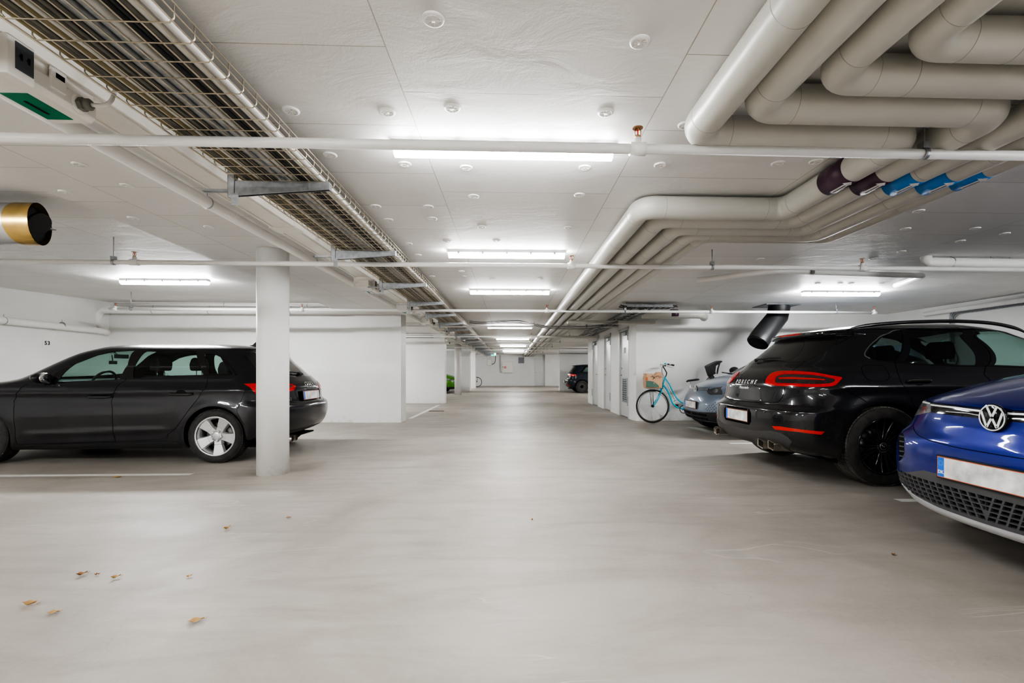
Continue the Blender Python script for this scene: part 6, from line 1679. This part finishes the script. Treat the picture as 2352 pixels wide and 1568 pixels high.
car_e = nose_car('small_car', 'bright green car mostly hidden behind the second round column far down the aisle', sp3, (-2.72-4.261, 24.9+.0, 0), 1.0, 'paint_e', 4.261, .9045, (.78, 3.4), .32, .36, (0.09, 0.06), fin_green, side=1)
car_e.root.rotation_euler.z = 0
# ---------------------------------------------------------------- dark hatchback far right
def far_hatch():
    rows = [(.18, .55, 3.8, .80, .25, .3, 2.4, 2.4), (.25, .25, 4.1, .85, .35, .45, 2.4, 2.4), (.33, .08, 4.2, .87, .42, .5, 2.6, 2.4), (.45, .01, 4.25, .89, .45, .6, 2.6, 2.4), (.58, .0, 4.25, .9, .48, .65, 2.6, 2.4), (.66, .03, 4.24, .9, .48, .65, 2.5, 2.4),
            (.72, .10, 4.2, .897, .48, .65, 2.4, 2.4), (.85, .12, 4.0, .89, .48, .7, 2.4, 2.3), (.95, .15, 3.6, .865, .46, .6, 2.3, 2.3), (1.02, .20, 3.35, .83, .42, .5, 2.3, 2.3), (1.12, .27, 3.15, .78, .4, .45, 2.4, 2.5), (1.25, .36, 2.9, .73, .38, .4, 2.5, 2.6),
            (1.34, .42, 2.7, .68, .36, .36, 2.6, 2.6), (1.365, .36, 2.62, .66, .36, .36, 2.6, 2.6), (1.39, .40, 2.5, .63, .36, .36, 2.6, 2.6), (1.42, .7, 2.35, .54, .36, .3, 2.5, 2.4), (1.445, 1.1, 2.1, .36, .3, .25, 2.3, 2.2), (1.452, 1.5, 1.8, .03, .06, .06, 2, 2)]
    B = Body(rows, deform=arch_deform((.78, 3.41), .32, .37, .022, .06))
    car = Car('hatchback_car', 'dark blue-black hatchback far down the aisle on the right, rear and steel wheel showing', 'car', (2.83, 24.24+.9*1.037, 0), 0, S_, B); car.side = -1
    car.under = {'side_glass': 'window_surround', 'lamp_inner': 'tail_lamp'}
    car.holes += [arch_uv(B, .78, .32, .36), arch_uv(B, 3.41, .32, .36)]
    car.region('tail_lamp', 'lamp_red', [('r', .42, .96), ('r', .66, .95), ('s', .52, .93), ('s', .45, .84), ('r', .62, .83), ('r', .42, .84)], .004)
    car.region('lamp_inner', 'logo_white', [('r', .50, .90), ('r', .66, .90), ('s', .50, .895), ('s', .50, .885), ('r', .66, .885), ('r', .50, .885)], .006)
    car.region('rear_window', 'glass_black', [('r', 0, 1.35), ('r', .5, 1.34), ('r', .62, 1.22), ('r', .66, 1.04), ('r', 0, 1.02)], -.002, split=False)
    car.region('reflector', 'lamp_orange', [('r', .50, .40), ('r', .75, .40), ('r', .75, .36), ('r', .50, .36)], .003)
    car.region('window_surround', 'black_gloss', [('s', .68, 1.03), ('s', .92, 1.30), ('s', 1.3, 1.37), ('s', 2.4, 1.37), ('s', 2.9, 1.15), ('s', 3.15, .97), ('s', 1.5, .97)], .001)
    car.region('side_glass', 'glass_clear', [('s', .80, 1.05), ('s', 1.0, 1.27), ('s', 1.35, 1.34), ('s', 2.35, 1.34), ('s', 2.8, 1.15), ('s', 3.0, 1.0), ('s', 1.5, 1.0)], -.003)
    car.region('windscreen', 'glass_clear', [('f', 0, 1.40), ('f', .48, 1.37), ('f', .60, 1.22), ('f', .70, 1.05), ('f', .45, 1.015), ('f', 0, 1.00)], -0.003, split=False)
    car.seam([('r', 0, .68), ('r', .55, .69), ('r', .62, .74), ('r', .68, .95)], .01); car.seam([('s', 1.3, .95), ('s', 1.3, .8), ('s', 1.05, .66)], .01)
    M['paint_f'] = paint('blue_black_paint', (0.012, 0.018, 0.030), rough=0.25)
    car.build_shell('paint_f', (0.09, 0.06)); r = car.root
    tub(r, .35, 3.9, .76, .18, .2); arches(r, (.78, 3.41), .37, .60, .85)
    for x in (.78, 3.41):
        for sd in (1, -1): wheel(r, x, .89, .318, .205, .215, 'steel', sd, mats=('tyre', 'steel_rim', 'black'))
    MB().tube([(.14, -.5, .24), (.4, -.5, .24)], .035, 12).build('tailpipe', 'trim_black', r)
    for y in (-.4, .4): seat(r, 1.8, y, headz=1.18)
    u, v = B.find(lambda P: P[..., [1, 2]], (0, .55)); plate(r, Matrix.Translation((-.005, 0, 0)) @ car.frame_at(0.0, v, 1), .5, .11)
    return car
car_f = far_hatch()
# ================================================================ bicycles
M['cyan_paint'] = flat('cyan_bicycle_paint', (0.02, 0.42, 0.55), 0.25, coat=0.8, var=0.05)
M['bike_black'] = flat('black_bicycle_paint', (0.012, 0.012, 0.014), 0.3, coat=0.6)
M['alloy'] = flat('bicycle_alloy', (0.6, 0.6, 0.6), 0.3, 0.9)
def bicycle(label, hx, y, R, frame_mat, rot=0, flip=1, small=False):
    """origin at front hub on the floor; +x runs to the rear of the bicycle"""
    r = thing('bicycle', label, 'bicycle', (hx, y, 0), rot)
    def W(x, dy=0):
        E = bpy.data.objects.new('wheel', None); COL.objects.link(E); E.parent = r; E.location = (x, dy, R); E.rotation_euler = (PI/2, 0, 0)
        MB().lathe([(R-.036, -.008), (R-.02, -.018), (R-.004, -.012), (R, 0), (R-.004, .012), (R-.02, .018), (R-.036, .008)], 64, close=True).build('tyre', 'tyre', E)
        MB().lathe([(R-.058, -.009), (R-.036, -.012), (R-.036, .012), (R-.058, .009)], 64, close=True).build('rim', 'alloy', E)
        sp = MB()
        for k in range(32):
            a = 2*PI*k/32; s = 1 if k % 2 else -1; a2 = a+(0.7 if (k//2) % 2 else -0.7)
            sp.tube([(.022*math.cos(a2), .022*math.sin(a2), s*.028), ((R-.055)*math.cos(a), (R-.055)*math.sin(a), 0)], .0013, 4)
        sp.build('spokes', 'alloy', E)
        MB().lathe([(.0, -.05), (.012, -.05), (.012, -.035), (.026, -.032), (.026, -.026), (.013, -.024), (.013, .024), (.026, .026), (.026, .032), (.012, .035), (.012, .05), (0, .05)], 20).build('hub', 'black', E)
        return E
    W(0); W(1.12)
    P = lambda x, z, y=0: Vector((x, y, z))
    # values are metres relative to the front hub, heights above the floor
    ht, hb = P(.272, 1.05-.07+.01), P(.205, .74)
    f = MB()
    f.tube([ht+(ht-hb).normalized()*.01, hb], .018, 14)
    f.tube(sagpts([P(.27, .98), P(.36, .84), P(.455, .65), P(.56, .50), P(.67, .43), P(.76, .42)]), .015, 12)
    f.tube(sagpts([P(.225, .83), P(.335, .68), P(.43, .44), P(.52, .35), P(.60, .325), P(.68, .315)]), .019, 12)
    f.tube([P(.335, .86), P(.385, .855)], .006, 8); f.tube([P(.46, .47), P(.55, .50)], .006, 8)
    f.tube([P(.66, .29), P(.78, .62), P(.80, .70)], .016, 12)
    for s in (-1, 1):
        f.tube(sagpts([P(.68, .31, s*.02), P(.9, .33, s*.05), P(1.12, R, s*.062)]), .010, 8)
        f.tube(sagpts([P(.78, .64, s*.02), P(.95, .50, s*.05), P(1.12, R, s*.062)]), .008, 8)
    f.tube([P(.66, .30, -.04), P(.66, .30, .04)], .024, 14)
    f.build('frame', frame_mat, r)
    k = MB()
    for s in (-1, 1): k.tube(sagpts([P(0, R, s*.052), P(.09, R+.13, s*.052), P(.165, R+.28, s*.045), P(.19, R+.36, s*.035), P(.205, .74, 0)]), .012, 10)
    k.build('fork', frame_mat, r)
    g = MB()
    def guard(cx, a0, a1):
        n = 26; RR = R+.018
        g.grid(lambda u, v: Vector((cx+RR*math.cos(a0+(a1-a0)*u)*(1-.02*abs(v-.5)), (v-.5)*.055, R+RR*math.sin(a0+(a1-a0)*u)-.02*abs(v-.5)*math.sin(a0+(a1-a0)*u))), n, 5)
    guard(0, math.radians(75), math.radians(-20)); guard(1.12, math.radians(165), math.radians(10))
    go = g.build('mudguards', frame_mat, r)
    h = MB(); h.tube(sagpts([P(.272, .97), P(.305, 1.07), P(.275, 1.14), P(.235, 1.21), P(.23, 1.25)]), .0125, 12)
    h.build('stem', 'black', r)
    b = MB()
    for s in (-1, 1): b.tube(sagpts([P(.23, 1.245, 0), P(.235, 1.255, s*.12), P(.25, 1.265, s*.22), P(.31, 1.255, s*.28)]), .011, 10)
    hb_ = b.build('handlebar', 'alloy', r)
    for s in (-1, 1):
        MB().tube([P(.245, 1.265, s*.235), P(.375, 1.24, s*.285)], [.015, .019], 12).build('grip', 'black', r)
        MB().tube(sagpts([P(.23, 1.235, s*.2), P(.28, 1.205, s*.26), P(.35, 1.19, s*.28)]), .006, 8).build('brake_lever', 'alloy', r)
    MB().lathe([(0, .03), (.018, .025), (.024, .010), (.024, 0), (0, 0)], 18, Matrix.Translation((.22, -.16, 1.265))).build('bell', frame_mat, r)
    c = MB()
    c.tube(sagpts([P(.245, 1.25, -.03), P(.19, 1.16, -.05), P(.21, 1.0, -.04), P(.20, .80, -.03), P(.18, .70, -.04)]), .003, 6); c.tube(sagpts([P(.25, 1.25, .03), P(.20, 1.15, .02), P(.24, 1.0, -.03), P(.32, .8, -.03), P(.48, .48, -.03)]), .003, 6)
    c.build('brake_cable', 'cable_dark', r)
    # rack stays, pedals, chainring, saddle
    q = MB()
    for s in (-1, 1): q.tube([P(0, R, s*.07), P(-.05, .735, s*.09)], .004, 6); q.tube([P(0, R, s*.07), P(-.02, .735, s*.09)], .004, 6)
    q.build('rack_stay', 'black', r)
    cr = MB().lathe([(.075, -.002), (.09, -.002), (.09, .002), (.075, .002)], 32, frame((.66, -.05, .30), (1, 0, 0), (0, 0, 1)), close=True)
    cr.tube([P(.66, .30, -.06), P(.78, .22, -.065)], .009, 8); cr.tube([P(.66, .30, .06), P(.54, .38, .065)], .009, 8); cr.box((.73, -.13, .21), (.83, -.07, .235)); cr.box((.49, .07, .37), (.59, .13, .395))
    cr.build('crank', 'black', r)
    s_ = MB(); s_.tube([P(.785, .64), P(.83, .88)], .012, 10); s_.build('seat_post', 'alloy', r)
    sd = MB()
    def sf(u, v):
        w = .018+.085*max(0, (u-.35)/.65)**.8 if u > .35 else .02+.005*u
        a = PI*2*v; return Vector((.73+.27*u, w*math.cos(a), .905+.035*u+.022*math.sin(a)*(1 if 0 < u < 1 else 0)+(0.0 if u > .1 else -.01)))
    sd.grid(sf, 14, 17); sd.build('saddle', 'black', r)
    return r
hubp = on_y(1499, 931.5, 10.12)
bike = bicycle('light blue step-through bicycle leaning by the white wall, paper bag on its front rack', hubp.x, 10.12, .365, 'cyan_paint')
# paper bag on the front rack
ra = thing('bicycle_rack', 'small black front carrier rack over the front wheel of the blue bicycle', 'rack', (hubp.x, 10.12, 0))
q = MB()
for s in (-.11, -.04, .04, .11): q.tube([(-.14, s, .752), (.20, s, .752)], .005, 6)
for x in (-.14, .03, .20): q.tube([(x, -.11, .752), (x, .11, .752)], .005, 6)
q.build('rails', 'black', ra)
pb = thing('paper_bag', 'crumpled brown paper bag with a dark green printed foot on the bicycle carrier', 'bag', (hubp.x, 10.12, .758))
bx0, bx1 = on_y(1484, 890, 10.0).x-hubp.x, on_y(1521.5, 890, 10.0).x-hubp.x
rb = random.Random(5)
def bagf(z0, z1, mat, name, nz=7):
    mb = MB(); per = []
    for i in range(11): per.append((bx0+(bx1-bx0)*i/10, -.10))
    for i in range(1, 6): per.append((bx1, -.10+.2*i/5))
    for i in range(1, 11): per.append((bx1-(bx1-bx0)*i/10, .10))
    for i in range(1, 5): per.append((bx0, .10-.2*i/5))
    n = len(per); vs = []
    for k in range(nz):
        t = k/(nz-1)
        for i, (x, y) in enumerate(per):
            top = z1 + (0.03 if (mat == 'paper_bag' and x > bx1-.10) else 0) - (.02 if (mat == 'paper_bag' and x > bx1-.18 and x < bx1-.12) else 0)
            z = z0+(top-z0)*t; c = (i*37 % 11)/11-.5
            j = .006*math.sin(i*2.3+k*1.7)+.004*math.sin(i*5.1-k*2.9); vs.append((x+j, y+j*.8+(.01*math.sin(z*22+i*.4) if abs(y) > .09 else 0), z+.003*math.sin(i*3.1)))
    mb.add(vs, [(k*n+i, k*n+(i+1) % n, (k+1)*n+(i+1) % n, (k+1)*n+i) for k in range(nz-1) for i in range(n)], True)
    if z0 < .01: mb.add([(x, y, 0.001) for x, y in per], [list(range(n))])
    o = mb.build(name, mat, pb); return o
bagf(0, .31, 'paper_bag', 'bag_body', 10)
gp = MB()
gp.grid(lambda u, v: Vector((bx0+.004+(.80*(bx1-bx0))*u, -.1125-.002*math.sin(9*u)+.006*math.sin((.02+.135*v)*22+u*4)*0, .02+(.135*(1-u**3*.9))*v)), 12, 4)
gp.build('green_print', 'bag_green', pb)
mk_ = MB()
for k in range(7): mk_.box((bx0+.10+.035*k, -.1135, .235+.02*math.sin(k*2.1)), (bx0+.125+.035*k, -.1115, .243+.02*math.sin(k*2.1)), M4=None)
for (xa_, za, xb_, zb_) in ((.12, .26, .20, .20), (.19, .27, .15, .18), (.22, .26, .30, .25)): mk_.tube([(bx0+xa_, -.114, za), (bx0+xb_, -.114, zb_)], .003, 5)
mk_.build('black_print', 'black', pb)
MB().box((bx0+.002, -.1145, .16), (bx0+.035, -.112, .23)).build('orange_print', flat('orange_print', (.5, .15, .06), .8), pb)
# child seat
cs = thing('child_seat', 'black plastic child seat standing up behind the saddle of the blue bicycle', 'child seat', (hubp.x, 10.12, 0))
c1 = g_(1400, 700, 5.87)
def CP(X, Y, y=0): p = on_y(*c1(X, Y), 10.12); return (p.x-hubp.x, p.z)
sh = MB()
for s in (-1, 1):
    sh.prism([CP(1312, 825), CP(1340, 808), CP(1400, 780), CP(1470, 752), CP(1490, 765), CP(1440, 800), CP(1400, 822), CP(1392, 900), CP(1400, 925), CP(1352, 948), CP(1335, 900)], s*.13-.008, s*.13+.008, 'y')
    sh.prism([CP(1435, 800), CP(1460, 785), CP(1440, 850), CP(1425, 930), CP(1405, 930), CP(1415, 860)], s*.13-.006, s*.13+.006, 'y')
sh.prism([CP(1312, 825), CP(1340, 808), CP(1400, 780), CP(1470, 752), CP(1470, 765), CP(1400, 795), CP(1345, 822), CP(1325, 835)], -.13, .13, 'y')
sh.prism([CP(1312, 825), CP(1325, 835), CP(1360, 945), CP(1350, 950)], -.13, .13, 'y')
sh.prism([CP(1350, 950), CP(1360, 940), CP(1480, 1100), CP(1470, 1110)], -.13, .13, 'y')
sh.build('seat_shell', 'black', cs, bevel=.006)
MB().tube([(CP(1400, 930)[0], 0, CP(1400, 930)[1]), (.80, 0, .62)], .012, 8).build('support_bar', 'alloy', cs)
# second bicycle far away
fb = on_y(1096, 874, 34.5)
bicycle('dark bicycle far down the left, only its wheel showing past the last white wall', fb.x, 34.3, .36, 'bike_black', rot=PI)
# ================================================================ light and view
w = bpy.data.worlds.new('world'); SC.world = w; w.use_nodes = True
w.node_tree.nodes['Background'].inputs[0].default_value = (0.9, 0.95, 1.0, 1)
w.node_tree.nodes['Background'].inputs[1].default_value = 0.0
SC.view_settings.view_transform = 'AgX'
SC.view_settings.look = 'AgX - High Contrast'
SC.view_settings.exposure = 0.6
SC.cycles.use_denoising = True
SC.cycles.max_bounces = 8
SC.cycles.diffuse_bounces = 5
SC.cycles.transparent_max_bounces = 12
SC.cycles.sample_clamp_indirect = 6.0
SC.cycles.caustics_reflective = False
